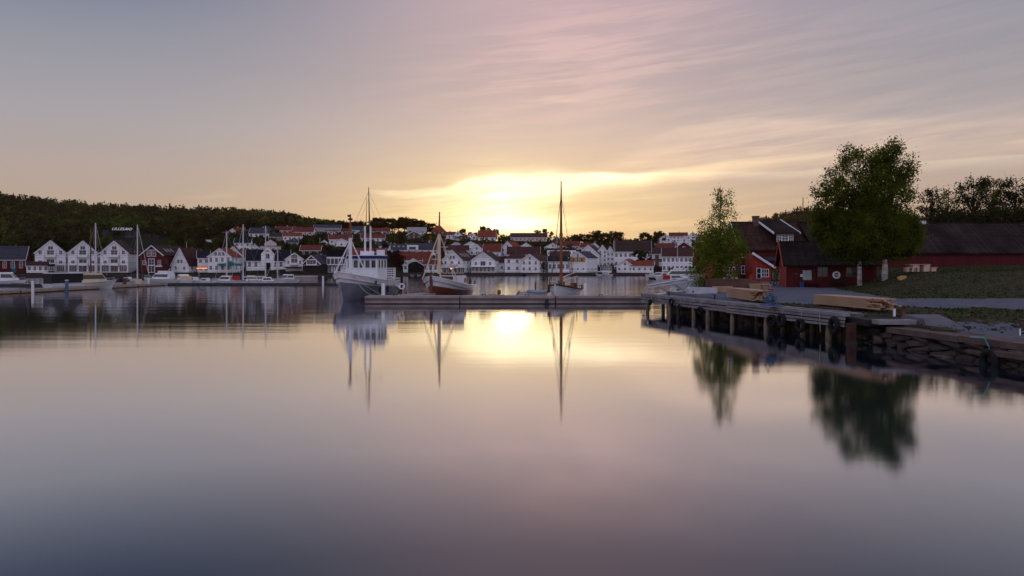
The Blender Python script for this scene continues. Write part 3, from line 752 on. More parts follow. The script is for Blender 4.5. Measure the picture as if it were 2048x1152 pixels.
for k in range(4):
    sl = (zr - ze) / (w_ / 2); x1, x2 = w_ * .18, w_ * .36
    MB().add([(x1, 3 + k * 2.4, zr - x1 * sl + .27), (x2, 3 + k * 2.4, zr - x2 * sl + .27), (x2, 4 + k * 2.4, zr - x2 * sl + .27), (x1, 4 + k * 2.4, zr - x1 * sl + .27)], [(0, 1, 2, 3)]).build('skylight', roof_pal, h)
h = house('white gabled waterfront house with glazed ground floor', 941, 991, 546, 521, 504, 'g', white, roof_dkr, 18, 1, 1, 13, wins=False)
w_, ze, zr, d = dims(h)
for x in (-w_ * .3, w_ * .3): window(h, x, ze * .62, .9, 1.4)
window(h, 0, ze * .58, 2.3, 1.9, nx=2, ny=1); window(h, 0, ze + 1.0, 1.3, 1.4, fm=whitep, gm=white2)
MB().box(-w_ / 2 - .3, w_ / 2 + .3, -1.9, -.02, ze * .46, ze * .50).build('balcony', whitep, h)
for k in range(6): window(h, -w_ * .42 + k * w_ * .168, .5, w_ * .12, 2.0, -.03, nx=3, ny=2, gm=glassr if k % 2 else glass)
for k in range(3): window(h, 3 + k * 3.5, ze * .5, .9, 1.4, w_ / 2, 'r')
house('small white shed house wedged right of the glazed waterfront house', 990, 1008, 546, 526, 517, 'e', white, roof_dkr, 0, 1, 2, 8, dd=4)
h = house('broad white waterfront house with dark red hipped roof', 1009, 1060, 546, 517, 504.5, 'h', white, roof_dkr, 0, 2, 3, 12, wsz=(1.1, 1.5))
house('white gabled end house with dark red roof joined to the broad hipped one', 1040, 1079, 546, 521, 508, 'g', white, roof_dkr, 24, 2, 3, 12, dd=-4, wsz=(.9, 1.4))
house('white gabled house with red roof behind the broad hipped waterfront house', 1000, 1030, 514, 497, 483, 'g', white, roof_org, 24, 2, 3, 11)
house('white house with long dark red roof uphill of the hipped one', 1014, 1080, 519, 509, 494, 'e', white, roof_dkr, 0, 1, 6, 10)
house('small white gable above the dark round bush', 1073, 1098, 541, 520.5, 512, 'g', white, roof_sla, 10, 1, 1, 9, dd=14)
house('long flat pinkish building on the ridge right of the sun', 1021, 1094, 484, 474.5, 466.5, 'e', pinkw, roof_dkr, 0, 1, 9, 10, chim=0, name='building', cat='building')
house('small brown gable among the ridge trees left of the tall mast', 1104, 1123, 489, 480, 472.5, 'g', brownw, roof_brn, 0, 1, 1, 8)
h = house('white house with black mansard roof left of the tall mast', 1096, 1139, 544, 523, 513, 'e', white, roof_blk, 0, 1, 5, 9, wsz=(1.1, 1.9))
house('dark red-roofed house standing behind the black mansard roof', 1100, 1137, 530, 513, 503, 'e', white, roof_dkr, 0, 1, 3, 8)
house('flat-roofed white building behind the tall mast halfway up', 1094, 1152, 514, 500, 497, 'f', white, roof_blk, 0, 1, 7, 10)
house('white gabled house above the flat-roofed building', 1089, 1122, 501, 494.5, 486, 'g', white, roof_sla, 0, 1, 3, 9)
house('red-roofed house at the top of the street right of the tall mast', 1122, 1160, 500, 492, 483, 'e', white2, roof_red, 0, 1, 3, 9)
h = house('white gabled waterfront house with tan upper floor right of the tall mast', 1137, 1174, 546, 515, 503, 'g', white, roof_sla, 24, 2, 3, 13, wsz=(.7, .8))
w_, ze, zr, d = dims(h)
MB().box(-w_ / 2 + .5, w_ / 2 - .5, -.10, -.02, ze * .70, ze * 1.02).build('tan_upper_cladding', tan, h); window(h, 0, ze * .72, .9, 2.2, -.10)
window(h, -w_ * .25, ze * .76, .8, 1.3, -.10, fm=tan); window(h, w_ * .25, ze * .76, .8, 1.3, -.10, fm=tan)
house('tall white gabled house with plain wall behind the tan-fronted one', 1155, 1198, 534, 509, 490, 'g', white, roof_sla, 14, 2, 2, 13, gwin=2)
house('tall narrow white house with small windows at the street corner', 1196, 1214, 533, 502, 490, 'g', white, roof_red, 0, 4, 2, 9, wsz=(.8, 1.1), gwin=0)
house('second tall narrow white house, its wall stepping back from the corner', 1213, 1228, 533, 505, 493, 'g', white, roof_red, 0, 3, 2, 9, wsz=(.8, 1.1), gwin=0)
house('small white glazed pavilion on the quay', 1202, 1223, 545, 533.5, 532, 'f', whitep, roof_pal, 0, 1, 4, 5, wsz=(1.4, 1.7), dd=-4, cat='pavilion', name='pavilion')
house('large white building with huge brown-black roof', 1228, 1302, 536, 503, 482, 'e', white, roof_brn, 0, 2, 8, 13, wsz=(1.0, 1.6), name='building', cat='building')
house('low white house with orange-red roof at the waterside, its gable end left', 1232, 1268, 546.5, 532, 519, 'g', white, roof_org, 20, 1, 3, 9, dd=-3, wsz=(.8, 1.1))
house('long low white house with orange-red roof nearest the water', 1262, 1307, 546.5, 532, 522, 'e', white, roof_org, 0, 1, 4, 8, dd=-6, wsz=(.8, 1.1))
house('brown brick house with dark roof and pale blinds', 1300, 1328, 537, 508, 496, 'e', brick, roof_dkr, 0, 2, 2, 10, gm=white2, wsz=(1.2, 1.8))
h = house('large white house with dark red roof and seven upper windows', 1324, 1385, 543, 513, 496, 'e', white, roof_dkr, 0, 2, 7, 11, wsz=(1.0, 1.6))
house('red gable with round window rising behind the large white house', 1342, 1394, 530, 500, 483.5, 'g', redw, roof_dkr, 0, 1, 1, 9, gwin=1)
house('low red-roofed house left of the red gable', 1311, 1350, 502, 496, 487, 'e', white, roof_red, 0, 1, 3, 8)
house('white house with twin red-roofed gables at the left of the right-hand ridge', 1308, 1326, 491, 476, 468, 'e', white, roof_red, 0, 2, 2, 8)
house('white gable with balcony on the right-hand ridge', 1319, 1343, 491, 477, 468, 'g', white, roof_red, 0, 2, 2, 9, dd=-3)
house('long white block with red roof on the right-hand ridge', 1338, 1375, 486, 472.5, 465.5, 'e', white, roof_red, 0, 2, 5, 9)
house('white gabled block at the right end of the ridge row by the tree', 1373, 1398, 486, 473, 464.5, 'g', white, roof_sla, 0, 2, 3, 9)
house('white house with black pyramid roof just above the red gable', 1354, 1383, 494, 484, 472, 'g', white, roof_blk, 0, 1, 2, 9)
house('white building glimpsed behind the trees at the far right edge', 2028, 2090, 452, 436, 426, 'e', white, roof_pal, 0, 1, 5, 9, dabs=240)

house('white cottage with red roof wedged beside the long terrace right of the tall mast', 1160, 1184, 503, 495, 487, 'e', white, roof_red, 8, 1, 2, 8)
house('small white gabled cottage under the dark ridge trees', 1182, 1198, 500, 493, 486, 'g', white, roof_dkr, 0, 1, 1, 7)
house('pale house with brown roof below the ridge gables, left half hidden', 868, 890, 492, 485, 478, 'e', white2, roof_brn, 0, 1, 2, 8)
house('white house with grey roof left of the grey three-skylight roof', 752, 781, 500, 492, 485, 'e', white, roof_sla, 0, 1, 3, 8)
house('white cottage with red roof under the brown gabled house in the trees', 845, 866, 488, 481, 475, 'e', white, roof_red, 6, 1, 2, 7)
house('little white house with dark roof between the hipped house roofs uphill', 1040, 1064, 500, 493, 486, 'g', white, roof_dkr, 0, 1, 2, 8)
house('red-roofed white cottage low on the slope left of the inn roof', 500, 519, 503, 496, 489, 'g', white, roof_red, 0, 1, 2, 7)
house('white house with slate roof above the pinkish dormer house', 572, 596, 494, 486, 481, 'e', white, roof_sla, 0, 1, 3, 7)
# small lit things on the far shore
o = thing('lamp', 'small warm lamp glowing under the porch behind the brown boat', 'lamp', (P(914, 535.6, 331)))
MB().ring((0, 0, 0), .05, .17, 'z', 8, 6).build('globe', lamp_w, o)
MB().tube([(0, 0, .2), (0, 0, .9)], .03, 5).build('bracket', dmetal, o)
d = 250
o = thing('patio_heater_awning', 'glowing orange awning strip on a thin post at the marina', 'awning', P(404, 562, d))
MB().box(-1.6, 1.6, -.5, .5, 4.15, 4.40).build('glowing_strip', lamp_o, o)
MB().prism([(-1.7, 4.42), (1.7, 4.42), (1.2, 4.75), (-1.2, 4.75)], 1.2, 'y', -.6).build('cover', redp, o)
MB().tube([(-1.0, 0, -1), (-1.0, 0, 4.2)], .06, 6).build('post', metal, o)

# town name on the rock
rk = MB(); d = 452
def rockfn(u, v):
    px = 190 + u * 150; top = np.interp(px, [190, 215, 240, 262, 285, 340], [458, 456, 453.0, 457, 461, 476])
    z = HC + (Y0 - (500 + (top - 500) * v)) * d / F; dd_ = d + 12 * v * v + 2.5 * math.sin(u * 31) * math.sin(v * 9 + u * 13)
    return ((px - X0) * dd_ / F, dd_, z)
rk.grid(rockfn, 30, 10)
def backfn(u, v):
    a = rockfn(u, 1); return (a[0], a[1] + v * 30, a[2] - v * 3)
rk.grid(backfn, 30, 3)
o = rk.build('rock_outcrop', mat('bare_rock', (.05, .042, .055), .9, .4, .12, .3, .6), smooth=True); tag(o, 'bare dark rock face carrying the white town-name letters', 'rock')
o = thing('town_name_sign', 'white block letters spelling the town name on the rock', 'sign', P(223.5, 459.8, 449))
xx = 0.0
for ch in "LILLESAND":
    cu = bpy.data.curves.new('letter', 'FONT'); cu.body = ch; cu.size = 2.1; cu.extrude = .06; cu.offset = .05; cu.shear = .35
    cu.materials.append(mat('sign_white_glow', (.85, .85, .9), .5, .03, 1.0, emit=(.8, .8, 1, .12)))  # unlit letters given a faint glow of their own
    tmp = link('letter_outline', cu); dg = bpy.context.evaluated_depsgraph_get(); lm = bpy.data.meshes.new_from_object(tmp.evaluated_get(dg)); bpy.data.objects.remove(tmp); bpy.data.curves.remove(cu)
    l = link('letter', lm, o, (xx, 0, 0)); l.rotation_euler = (R(90), 0, R(27))
    xx += .62 if ch == 'I' else 1.22
for i, l in enumerate([c for c in COL.objects if c.parent == o]):
    l.location = (l.location.x * math.cos(R(27)), l.location.x * math.sin(R(27)), 0)

# pylon on the right-hand hill
o = thing('lattice_mast', 'thin red and white radio mast on the wooded hilltop', 'radio mast', P(1606, 424, 800))
q = MB(); H_ = 16
for a in range(3):
    x, y = .8 * math.cos(a * 2.1), .8 * math.sin(a * 2.1); q.tube([(x, y, 0), (x * .3, y * .3, H_)], .16, 4)
q.build('legs', mat('mast_red', (.35, .06, .04), .6, .2), o)
q = MB()
for k in range(9): q.box(-.9 + k * .06, .9 - k * .06, -.12, .12, k * 1.8, k * 1.8 + .25)
q.build('bracing', mat('mast_red', (.35, .06, .04), .6, .2), o)

# ------------------------------------------------------------------ individual far trees
def crown_mesh(seed, kind, leafm, n=900, size=.55):
    """unit tree 10 m tall"""
    r_ = np.random.default_rng(seed); C = []
    if kind == 'pine':
        cl = [(r_.normal(0, 1.25), r_.normal(0, 1.25), r_.uniform(3.6, 9.3)) for _ in range(24)]; s = (1.05, 1.05, .75)
    elif kind == 'round':
        cl = []
        while len(cl) < 26:
            p = r_.uniform(-1, 1, 3)
            if .2 < np.dot(p, p) < 1: cl.append((p[0] * 3.0, p[1] * 3.0, 5.9 + p[2] * 3.3))
        s = (.9, .9, .8)
    elif kind == 'airy':
        cl = [(r_.normal(0, 1.7), r_.normal(0, 1.7), r_.uniform(3, 9.4)) for _ in range(22)]; s = (.7, .7, .55)
    else:  # bush
        cl = []
        while len(cl) < 22:
            p = r_.uniform(-1, 1, 3)
            if np.dot(p, p) < 1: cl.append((p[0] * 4.6, p[1] * 4.6, 4.6 + p[2] * 4.4))
        s = (1.3, 1.3, 1.0)
    for c in cl:
        C.append(np.array(c) + r_.normal(size=(n // len(cl), 3)) * np.array(s) * .62)
    C = np.concatenate(C); C[:, 2] = np.maximum(C[:, 2], .1)
    return quads_mesh('crown', leaf_quads(r_, C, np.full(len(C), size)), leafm)
def trunk_mesh(kind):
    q = MB(); h_ = {'pine': 9.3, 'round': 6.5, 'airy': 7.5, 'bush': 3}[kind]
    q.tube([(0, 0, -1.5), (.1, 0, h_ * .5), (-.05, .05, h_)], [.26, .18, .06], 6)
    r_ = random.Random(4)
    for i in range(7):
        a = r_.uniform(0, 6.28); z = h_ * r_.uniform(.5, .92); q.tube([(0, 0, z), (math.cos(a) * 1.9, math.sin(a) * 1.9, z + 1.1)], [.09, .03], 4)
    return q.mesh('trunk', barkd)
PROTO = {}
def far_tree(label, cat, px, ytop, ybase, kind, leafm, wscale=1.0, group=None, d=None, name=None):
    d = d or d_for(px, ybase); g_ = z_far(px, d)
    zt = HC + (Y0 - ytop) * d / F
    hgt = max(1.5, zt - g_); k = (kind, leafm.name, len(LAB) % 2)
    if k not in PROTO: PROTO[k] = (crown_mesh(hash(k[0]) % 7 + k[2] * 5 + 11 if False else {'pine': 1, 'round': 2, 'airy': 3, 'bush': 4}[kind] + k[2] * 9, kind, leafm), trunk_mesh(kind))
    s = hgt / 10
    o = thing(name or {'pine': 'pine_tree', 'round': 'broadleaf_tree', 'airy': 'broadleaf_tree', 'bush': 'shrub'}[kind], label, cat, ((px - X0) * d / F, d, g_), rnd.uniform(0, 6.28), group)
    o.scale = (s * wscale, s * wscale, s)
    link('crown', PROTO[k][0], o); link('trunk', PROTO[k][1], o)
    return o
g1 = 'pines on the ridge between the trawler and the brown boat'
for i, (px, yt) in enumerate([(676, 448), (690, 444), (708, 443), (722, 442), (745, 440), (757, 435), (769, 437), (784, 436), (797, 438), (809, 434), (819, 437), (832, 440), (846, 441), (860, 446)]):
    far_tree(ordinal(i) + ' from the left of the sun-edged pines on the ridge behind the trawler', 'pine tree', px, yt, 470, 'pine', leaf_o, 1.35, g1, d=540 + rnd.uniform(-8, 8) + dshift(px))
g2 = 'backlit trees on the ridge left of the sun'
for i, (px, yt, k, m_) in enumerate([(926, 456, 'round', leaf_o), (940, 463, 'round', leaf_o), (953, 464, 'airy', leaf_o), (966, 452, 'airy', leaf_g), (974, 454, 'airy', leaf_o), (991, 456, 'round', leaf_o), (1006, 468, 'bush', leaf_o), (1020, 470, 'bush', leaf_o)]):
    far_tree(ordinal(i) + ' of the eight backlit ridge trees just left of the sun', 'tree', px, yt, 478, k, m_, .95, g2, d=536)
g3 = 'golden trees on the ridge left of the tall mast'
for i, (px, yt) in enumerate([(1074, 459), (1089, 457), (1101, 462)]):
    far_tree(['small', 'tall', 'leaning'][i] + ' golden-edged tree above the long pinkish ridge building', 'tree', px, yt, 482, 'airy', leaf_g, .8, g3, d=532)
g4 = 'dark trees on the ridge right of the tall mast'
for i, (px, yt, k) in enumerate([(1136, 476, 'bush'), (1150, 468, 'round'), (1163, 466, 'round'), (1178, 467, 'round'), (1195, 459, 'round'), (1210, 464, 'round'), (1226, 460, 'round'), (1240, 463, 'round'), (1272, 475, 'round'), (1290, 463, 'round'), (1303, 470, 'bush'), (1315, 461, 'airy')]):
    far_tree(ordinal(i) + ' of the dark ridge trees counted rightwards from the tall mast', 'tree', px, yt, 488, k, leaf_d if i % 3 else leaf_o, 1.25, g4, d=500 + rnd.uniform(-8, 8))
far_tree('dark copper beech on the quay right of the trawler stern', 'tree', 791, 497, 543, 'round', leaf_p, 1.15, d=318)
far_tree('dark round bush between two white houses left of the tall mast', 'bush', 1087, 523, 543, 'bush', leaf_d, .8, d=334)
far_tree('grey-green tree in front of the large brown-roofed building', 'tree', 1283, 500, 538, 'airy', leaf_d, 1.1, d=340)
bl = [(1318, 545), (1340, 534), (1356, 533), (1372, 534)]
for i, (px, yb) in enumerate([(1340, 534), (1357, 533), (1373, 534)]):
    far_tree(['left', 'middle', 'right'][i] + ' garden tree in front of the seven-window white house', 'tree', px, yb, 546, 'bush', leaf_d, .7, 'garden trees by the white house', d=330)
far_tree('brightest yellow-green bush on the slope below the ridge pines', 'bush', 798, 489, 500, 'bush', leaf_b, .9)
g5 = 'trees between the hillside houses'
sp5 = [(343, 480, 512), (360, 471, 500), (380, 476, 505), (398, 470, 498), (430, 474, 500), (447, 478, 505), (462, 474, 492), (505, 479, 500), (518, 474, 490), (548, 455, 478), (560, 487, 505), (575, 484, 504), (590, 486, 508), (608, 474, 490), (622, 478, 500), (636, 466, 490), (640, 484, 505), (655, 492, 508), (670, 494, 508), (690, 492, 508),
       (712, 484, 505), (733, 486, 508), (752, 488, 508), (770, 482, 504), (783, 470, 496), (800, 465, 488), (826, 480, 500), (852, 468, 492), (868, 472, 496), (884, 478, 496), (905, 480, 494), (945, 481, 494), (975, 482, 496), (1000, 478, 494), (1045, 482, 498), (1075, 484, 500), (1140, 486, 505), (1235, 480, 502), (1250, 478, 500), (1305, 486, 505)]
adj = ['Broad', 'Slender', 'Low', 'Tall']
for i, (px, yt, yb) in enumerate(sp5):
    row = ordinal(i % 20) + (' tree rightwards from the steep-roofed white house' if i < 20 else ' tree rightwards from the trawler foremast') + ', growing between hillside houses'
    far_tree(row, 'tree', px, yt, yb, 'round' if i % 3 else 'bush', leaf_d if i % 2 else leaf_g, 1.0, g5)
# low scrub filling the gardens
def scrub():
    out = []; hx = np.array(HOUSE_XY)
    for i in range(5200):
        px = rg.uniform(330, 1460) if i % 3 else rg.uniform(-200, 500); dd = rg.uniform(352, 545); d = dd + dshift(px); X, Y = (px - X0) * d / F, d
        if 190 < px < 345 and 380 < dd < 502: continue
        dist = np.hypot(hx[:, 0] - X, hx[:, 1] - Y) - hx[:, 2]
        if dist.min() < 1.0: continue
        if dist.min() < 2.5 and rg.uniform() < .4: continue
        h_ = rg.uniform(1.4, 3.2); n_ = 22
        if px < 350: h_ *= 2
        if dd > 500: h_ *= 1.5
        out.append(tree_pts(rg, X, Y, z_far(px, d) - .6, h_, h_ * .85, 1, n_))
    return np.concatenate(out)
pt = scrub()
o = link('undergrowth', quads_mesh('undergrowth', leaf_quads(rg, pt, np.full(len(pt), .75)), leaf_d)); tag(o, 'dark garden scrub filling the slope between the far houses', 'undergrowth', kind='stuff')
# lamp posts and flagpoles on the far shore
for i, (px, yt, yb, lab) in enumerate([(373, 484, 512, 'pale flagpole on the dark slope right of the steep-roofed house'), (427, 445, 472, 'tall pale pole beside the brown-roofed bungalow'),
        (640, 476, 505, 'street lamp post left of the trawler on the green slope'), (1229.5, 480, 537, 'tall white flagpole at the left end of the huge brown roof'),
        (1355, 489, 541, 'white pole with stay in front of the dark red roof'), (330, 452, 470, 'lamp post at the wood edge above the dark red gable'),
        (1202, 545, 552, 'short mooring post by the glazed pavilion')]):
    d = d_for(px, yb) - (3 if yb > 530 else 0)
    b_ = P(px, yb, d); t_ = P(px, yt, d); o = thing('pole', lab, 'pole', b_)
    MB().tube([(0, 0, -2), (0, 0, t_.z - b_.z)], [.12, .07], 6).build('shaft', whitep, o)
    MB().ring((0, 0, t_.z - b_.z + .1), .05, .1, 'z', 8, 5).build('finial', metal, o)
# ------------------------------------------------------------------ boats
def hull_parts(root, L, B, zb, zm, zs, lower, upper, split=.62, fin=.75, stern=.72, rake=.9, railm=None, keel=-.5, deckm=None, bw=.0, pw=2.3):
    """bow at +x. zb, zm, zs: sheer height at bow, middle, stern. split: share of freeboard painted 'lower'"""
    def sheer(s): return (zs * (1 - s) * (1 - 2 * s) if s < .5 else 0) + 4 * zm * s * (1 - s) * (1 if True else 0) + (zb * s * (2 * s - 1) if s > .5 else 0) if False else \
        zm + (zb - zm) * max(0, (s - .35) / .65) ** 2 + (zs - zm) * max(0, (.35 - s) / .35) ** 2
    def plan(s):
        if s < .42: return stern + (1 - stern) * math.sin(s / .42 * math.pi / 2)
        return max(0.0, 1 - ((s - .42) / .58) ** pw)
    def pt(s, w_, side):
        zt = sheer(s); z = keel + (zt - keel) * w_
        full = (w_ ** (.30 + .75 * s * s * fin)) if w_ > 0 else 0
        y = B / 2 * plan(s) * full
        x = -L / 2 + L * s + rake * (w_ - 1) * s ** 5 - .5 * (1 - w_) * (1 - s) ** 6 * -1
        return (x, side * y, z)
    ws = lambda s: (split * sheer(s) - keel) / (sheer(s) - keel)
    a = MB(); b = MB()
    for sd in (-1, 1):
        a.grid(lambda u, v: pt(u, v * ws(u), sd), 22, 6)
        b.grid(lambda u, v: (lambda q: (q[0], q[1] + sd * .03 * (1 if u < .99 else 0), q[2]))(pt(u, ws(u) + (1 - ws(u)) * v, sd)), 22, 3)
    for m_, w0, w1 in ((a, lambda: 0, lambda: ws(0)), (b, lambda: ws(0), lambda: 1.0)):
        m_.grid(lambda u, v: (lambda q: (q[0], q[1] * (2 * u - 1), q[2]))(pt(0, w0() + (w1() - w0()) * v, 1)), 6, 3)
    h = a.build('hull', lower, root, smooth=True); b.build('topsides', upper, root, smooth=True)
    c = MB(); c.grid(lambda u, v: (lambda q: (q[0], q[1] * (2 * v - 1) * .98, q[2] - .12 - bw))(pt(u, 1, 1)), 20, 4)
    c.build('deck', deckm or white2, root)
    r_ = MB()
    for sd in (-1, 1): r_.tube([Vector(pt(k / 22, 1, sd)) + Vector((0, sd * .03, .02)) for k in range(23)], .06, 5)
    r_.build('gunwale', railm or whitep, root)
    return pt, sheer
def place(px, y, d=None, z=0.0):
    d = d or (HC - z) * F / (y - Y0); return ((px - X0) * d / F, d, z)
def rail(m_, pts, h_, n_=2, r_=.02, posts=True):
    for k in range(n_):
        m_.tube([(x, y, z + h_ * (k + 1) / n_) for x, y, z in pts], r_, 4)
    if posts:
        for x, y, z in pts: m_.tube([(x, y, z), (x, y, z + h_)], r_, 4)
    return m_

# --- trawler: bow towards the camera
bow = Vector((-19.9, 86.2, 0)); psi = R(12.5); L = 14.5
ax = Vector((math.sin(psi), math.cos(psi), 0)); cen = bow + ax * L / 2
t = thing('trawler', 'white wooden trawler with blue-grey lower hull and tall wheelhouse moored at the pontoon end', 'fishing boat', cen, math.atan2(-ax.y, -ax.x))
pt, sh = hull_parts(t, L, 5.3, 3.35, 2.3, 1.45, hullb, hullw, .66, .9, .74, 1.3, whitep, -.6, white2, .5, 3.6)
def sx(s): return L / 2 - s          # metres back from the bow
MB().box(sx(11.8), sx(7.0), -1.75, 1.75, 1.1, 2.55).build('deckhouse', cream, t)
MB().box(sx(9.6), sx(6.4), -2.0, 2.0, 2.0, 4.98).build('wheelhouse', whitep, t)
# rounded front edges of the wheelhouse
q = MB()
for sd in (-1, 1): q.tube([(sx(6.42), sd * 1.97, 2.0), (sx(6.42), sd * 1.97, 4.98)], .12, 8)
q.build('corner_post', whitep, t)
MB().box(sx(9.9), sx(6.15), -2.2, 2.2, 4.99, 5.32).build('roof_fascia', blue, t)
MB().box(sx(9.75), sx(6.3), -2.05, 2.05, 5.33, 5.40).build('wheelhouse_roof', whitep, t)
for k in range(5):
    w_ = window(t, 0, 0, .56, .92, nx=1, ny=1); w_.location = (sx(6.4), 1.56 - k * .78, 3.85); w_.rotation_euler[2] = R(90)
for k in range(3):
    w_ = window(t, 0, 0, .5, .95, nx=1, ny=1); w_.location = (sx(7.0 + k * .95), 2.0, 3.85); w_.rotation_euler[2] = R(180)
q = MB().box(sx(12.6), sx(9.62), -1.95, 1.95, 2.56, 2.68).build('upper_deck', whitep, t)
q = MB()
for z in (2.95, 3.22, 3.5, 3.78): q.beam((sx(9.65), 1.95, z), (sx(12.6), 1.95, z), .04, .10); q.beam((sx(12.6), -1.95, z), (sx(12.6), 1.95, z), .04, .10)
for s in (9.7, 10.4, 11.2, 12.0, 12.58): q.box(sx(s) - .04, sx(s) + .04, 1.92, 2.0, 2.69, 3.85)
for y in (-1.9, -.6, .6, 1.9): q.box(sx(12.6) - .04, sx(12.6) + .04, y - .04, y + .04, 2.69, 3.85)
q.build('upper_rail', whitep, t)
q = MB()
for k, s in enumerate((9.6, 10.5, 11.4, 12.3, 13.2, 14.0)):
    yy = pt(1 - s / L, 1, 1)[1]; q.tube([(sx(s), yy, 1.6), (sx(s), yy, 2.5)], .035, 4)
for z in (1.85, 2.15, 2.48): q.tube([(sx(s), pt(1 - s / L, 1, 1)[1], z) for s in (9.6, 10.5, 11.4, 12.3, 13.2, 14.0, 14.4)] + [(sx(14.45), -1.4, z)], .035, 4)
q.build('stern_rail', whitep, t)
for s in (8.4, 10.2): MB().box(sx(s) - .35, sx(s) + .35, 1.72, 1.80, 1.15, 2.5).build('door', wood_mast, t)
q = MB(); q.tube([(sx(12.5), 1.9, 1.5), (sx(12.5), 1.9, 2.6)], .05, 6).tube([(sx(13.9), 1.2, 1.5), (sx(13.7), 1.3, 2.5), (sx(12.7), 1.85, 3.1)], .045, 5); q.build('stern_frame', whitep, t)
q = MB(); q.tube([(sx(3.1), 0, 2.2), (sx(3.1), 0, 7.4)], [.24, .19], 10); q.build('foremast', whitep, t)
MB().tube([(sx(3.1), 0, 7.4), (sx(3.1), 0, 10.2)], [.14, .09], 8).build('foremast_top', wood_mast, t)
MB().box(sx(3.1) - .2, sx(3.1) + .2, -.2, .2, 9.5, 9.75).box(sx(3.1) - .15, sx(3.1) + .15, -.3, -.05, 9.9, 10.15).build('mast_light', dmetal, t)
q = MB(); q.tube([(sx(3.1), 0, 7.2), (sx(4.4), 1.75, 2.6)], .085, 6).tube([(sx(3.1), 0, 7.0), (sx(2.4), -1.75, 3.0)], .085, 6).tube([(sx(3.1), 0, 7.0), (sx(4.2), -1.75, 2.6)], .07, 6); q.build('mast_leg', whitep, t)
for yy in (-.18, .55):
    MB().tube([(sx(7.8), yy, 5.35), (sx(7.8), yy, 9.0)], [.13, .12], 8).build('aft_mast', whitep, t)
MB().tube([(sx(7.8), .42, 9.0), (sx(7.8), .30, 13.9)], [.11, .045], 7).tube([(sx(7.8), -.05, 9.0), (sx(7.8), .05, 12.6)], [.06, .02], 6).build('topmast', wood_mast, t)
MB().tube([(sx(7.8), -1.6, 9.6), (sx(7.8), 2.2, 9.5)], .03, 5).build('spreader', wood_brn, t)
q = MB()
for y in (-1.6, 2.2): q.tube([(sx(7.8), y, 9.55), (sx(7.8), .3, 13.3)], .012, 3); q.tube([(sx(7.8), y * .6, 9.55), (sx(7.8), .3, 12.4)], .012, 3)
q.tube([(sx(7.8), .3, 13.5), (sx(3.1), 0, 7.6)], .01, 3)
q.build('rigging', dmetal, t)
q = MB(); q.box(sx(8.1), sx(7.3), -.6, .9, 5.41, 5.9); q.build('mast_base', whitep, t)
q = MB().tube([(sx(.9), -1.0, 3.0), (sx(.9), -1.0, 3.9)], .06, 6).tube([(sx(13.6), -1.4, 1.6), (sx(13.6), -1.4, 2.4)], .05, 6); q.build('bollard', whitep, t)
MB().box(sx(2.3), sx(1.2), -1.0, .5, 2.95, 3.25).build('anchor_winch', dmetal, t)
MB().ring((sx(5.0), pt(1 - 5.0 / L, .92, 1)[1] + .03, 2.05), .22, .05, 'y', 12, 5).build('hawse_ring', dmetal, t)
MB().tube([(sx(6.8), .9, 5.4), (sx(6.8), .9, 5.6), (sx(6.8), 1.6, 5.75)], .05, 5).box(sx(9.2), sx(8.9), .9, 1.9, 5.41, 6.1).build('radar', whitep, t)
for k, s in enumerate((4.2, 6.2, 8.4)):
    yy = pt(1 - s / L, .80, 1)[1]
    q = MB().tube([(sx(s), yy + .16, .75), (sx(s), yy + .17, 1.0), (sx(s), yy + .17, 1.45), (sx(s), yy + .16, 1.6)], [.07, .15, .15, .06], 8).tube([(sx(s), yy + .16, 1.6), (sx(s), yy + .12, 2.5)], .015, 4)
    q.build('fender', dmetal, t)
MB().box(sx(6.2), sx(5.4), -1.5, -.7, 1.9, 2.5).box(sx(5.3), sx(4.7), .4, 1.2, 1.9, 2.6).build('deck_locker', white2, t)
MB().tube([(sx(9.0), .6, 5.41), (sx(9.0), .6, 6.3)], .14, 8).build('funnel', dmetal, t)
# mooring lines
def sag(a, b, s, n_=10): return [Vector(a).lerp(Vector(b), k / n_) + Vector((0, 0, -s * 4 * (k / n_) * (1 - k / n_))) for k in range(n_ + 1)]
mw = Matrix.Translation(cen) @ Matrix.Rotation(math.atan2(-ax.y, -ax.x), 4, 'Z')
a_ = mw @ Vector((sx(1.5), 1.2, 2.9))
q = MB().tube(sag(a_, (-14.8, 80.6, .9), .55), .03, 5).build('mooring_line', rope); tag(q, 'slack pale mooring line from the trawler bow to the pontoon', 'rope')
a2 = mw @ Vector((sx(1.3), 1.1, 2.9)); q = MB().tube(sag(a2, (-14.2, 81.2, .95), .1), .022, 5).build('mooring_line', rope); tag(q, 'tight dark mooring line from the trawler bow to the pontoon', 'rope')

# --- brown-hulled boat
bow = Vector((-9.75, 90.0, 0)); psi = R(15.5); L = 13.0
ax = Vector((math.sin(psi), math.cos(psi), 0)); cen = bow + ax * L / 2
t = thing('fishing_boat', 'varnished brown fishing boat with white bulwark and single pale mast', 'fishing boat', cen, math.atan2(-ax.y, -ax.x))
pt, sh = hull_parts(t, L, 5.0, 2.85, 1.6, 1.55, wood_var, hullw, .60, .8, .55, 1.2, whitep, -.6, wood_brn, .35, 3.8)
def sx(s): return L / 2 - s
MB().box(sx(.35), sx(-.08), -.12, .12, .3, 3.1).build('stem_post', wood_brn, t)
MB().box(sx(9.4), sx(6.4), -1.25, 1.25, 1.2, 2.85).build('deckhouse', whitep, t)
q = MB(); q.box(sx(9.0), sx(6.7), -1.1, 1.1, 2.86, 3.12)
for y in (-1.05, -.42, .42, 1.05): q.box(sx(6.8), sx(6.7), y - .07, y + .07, 3.12, 3.85)
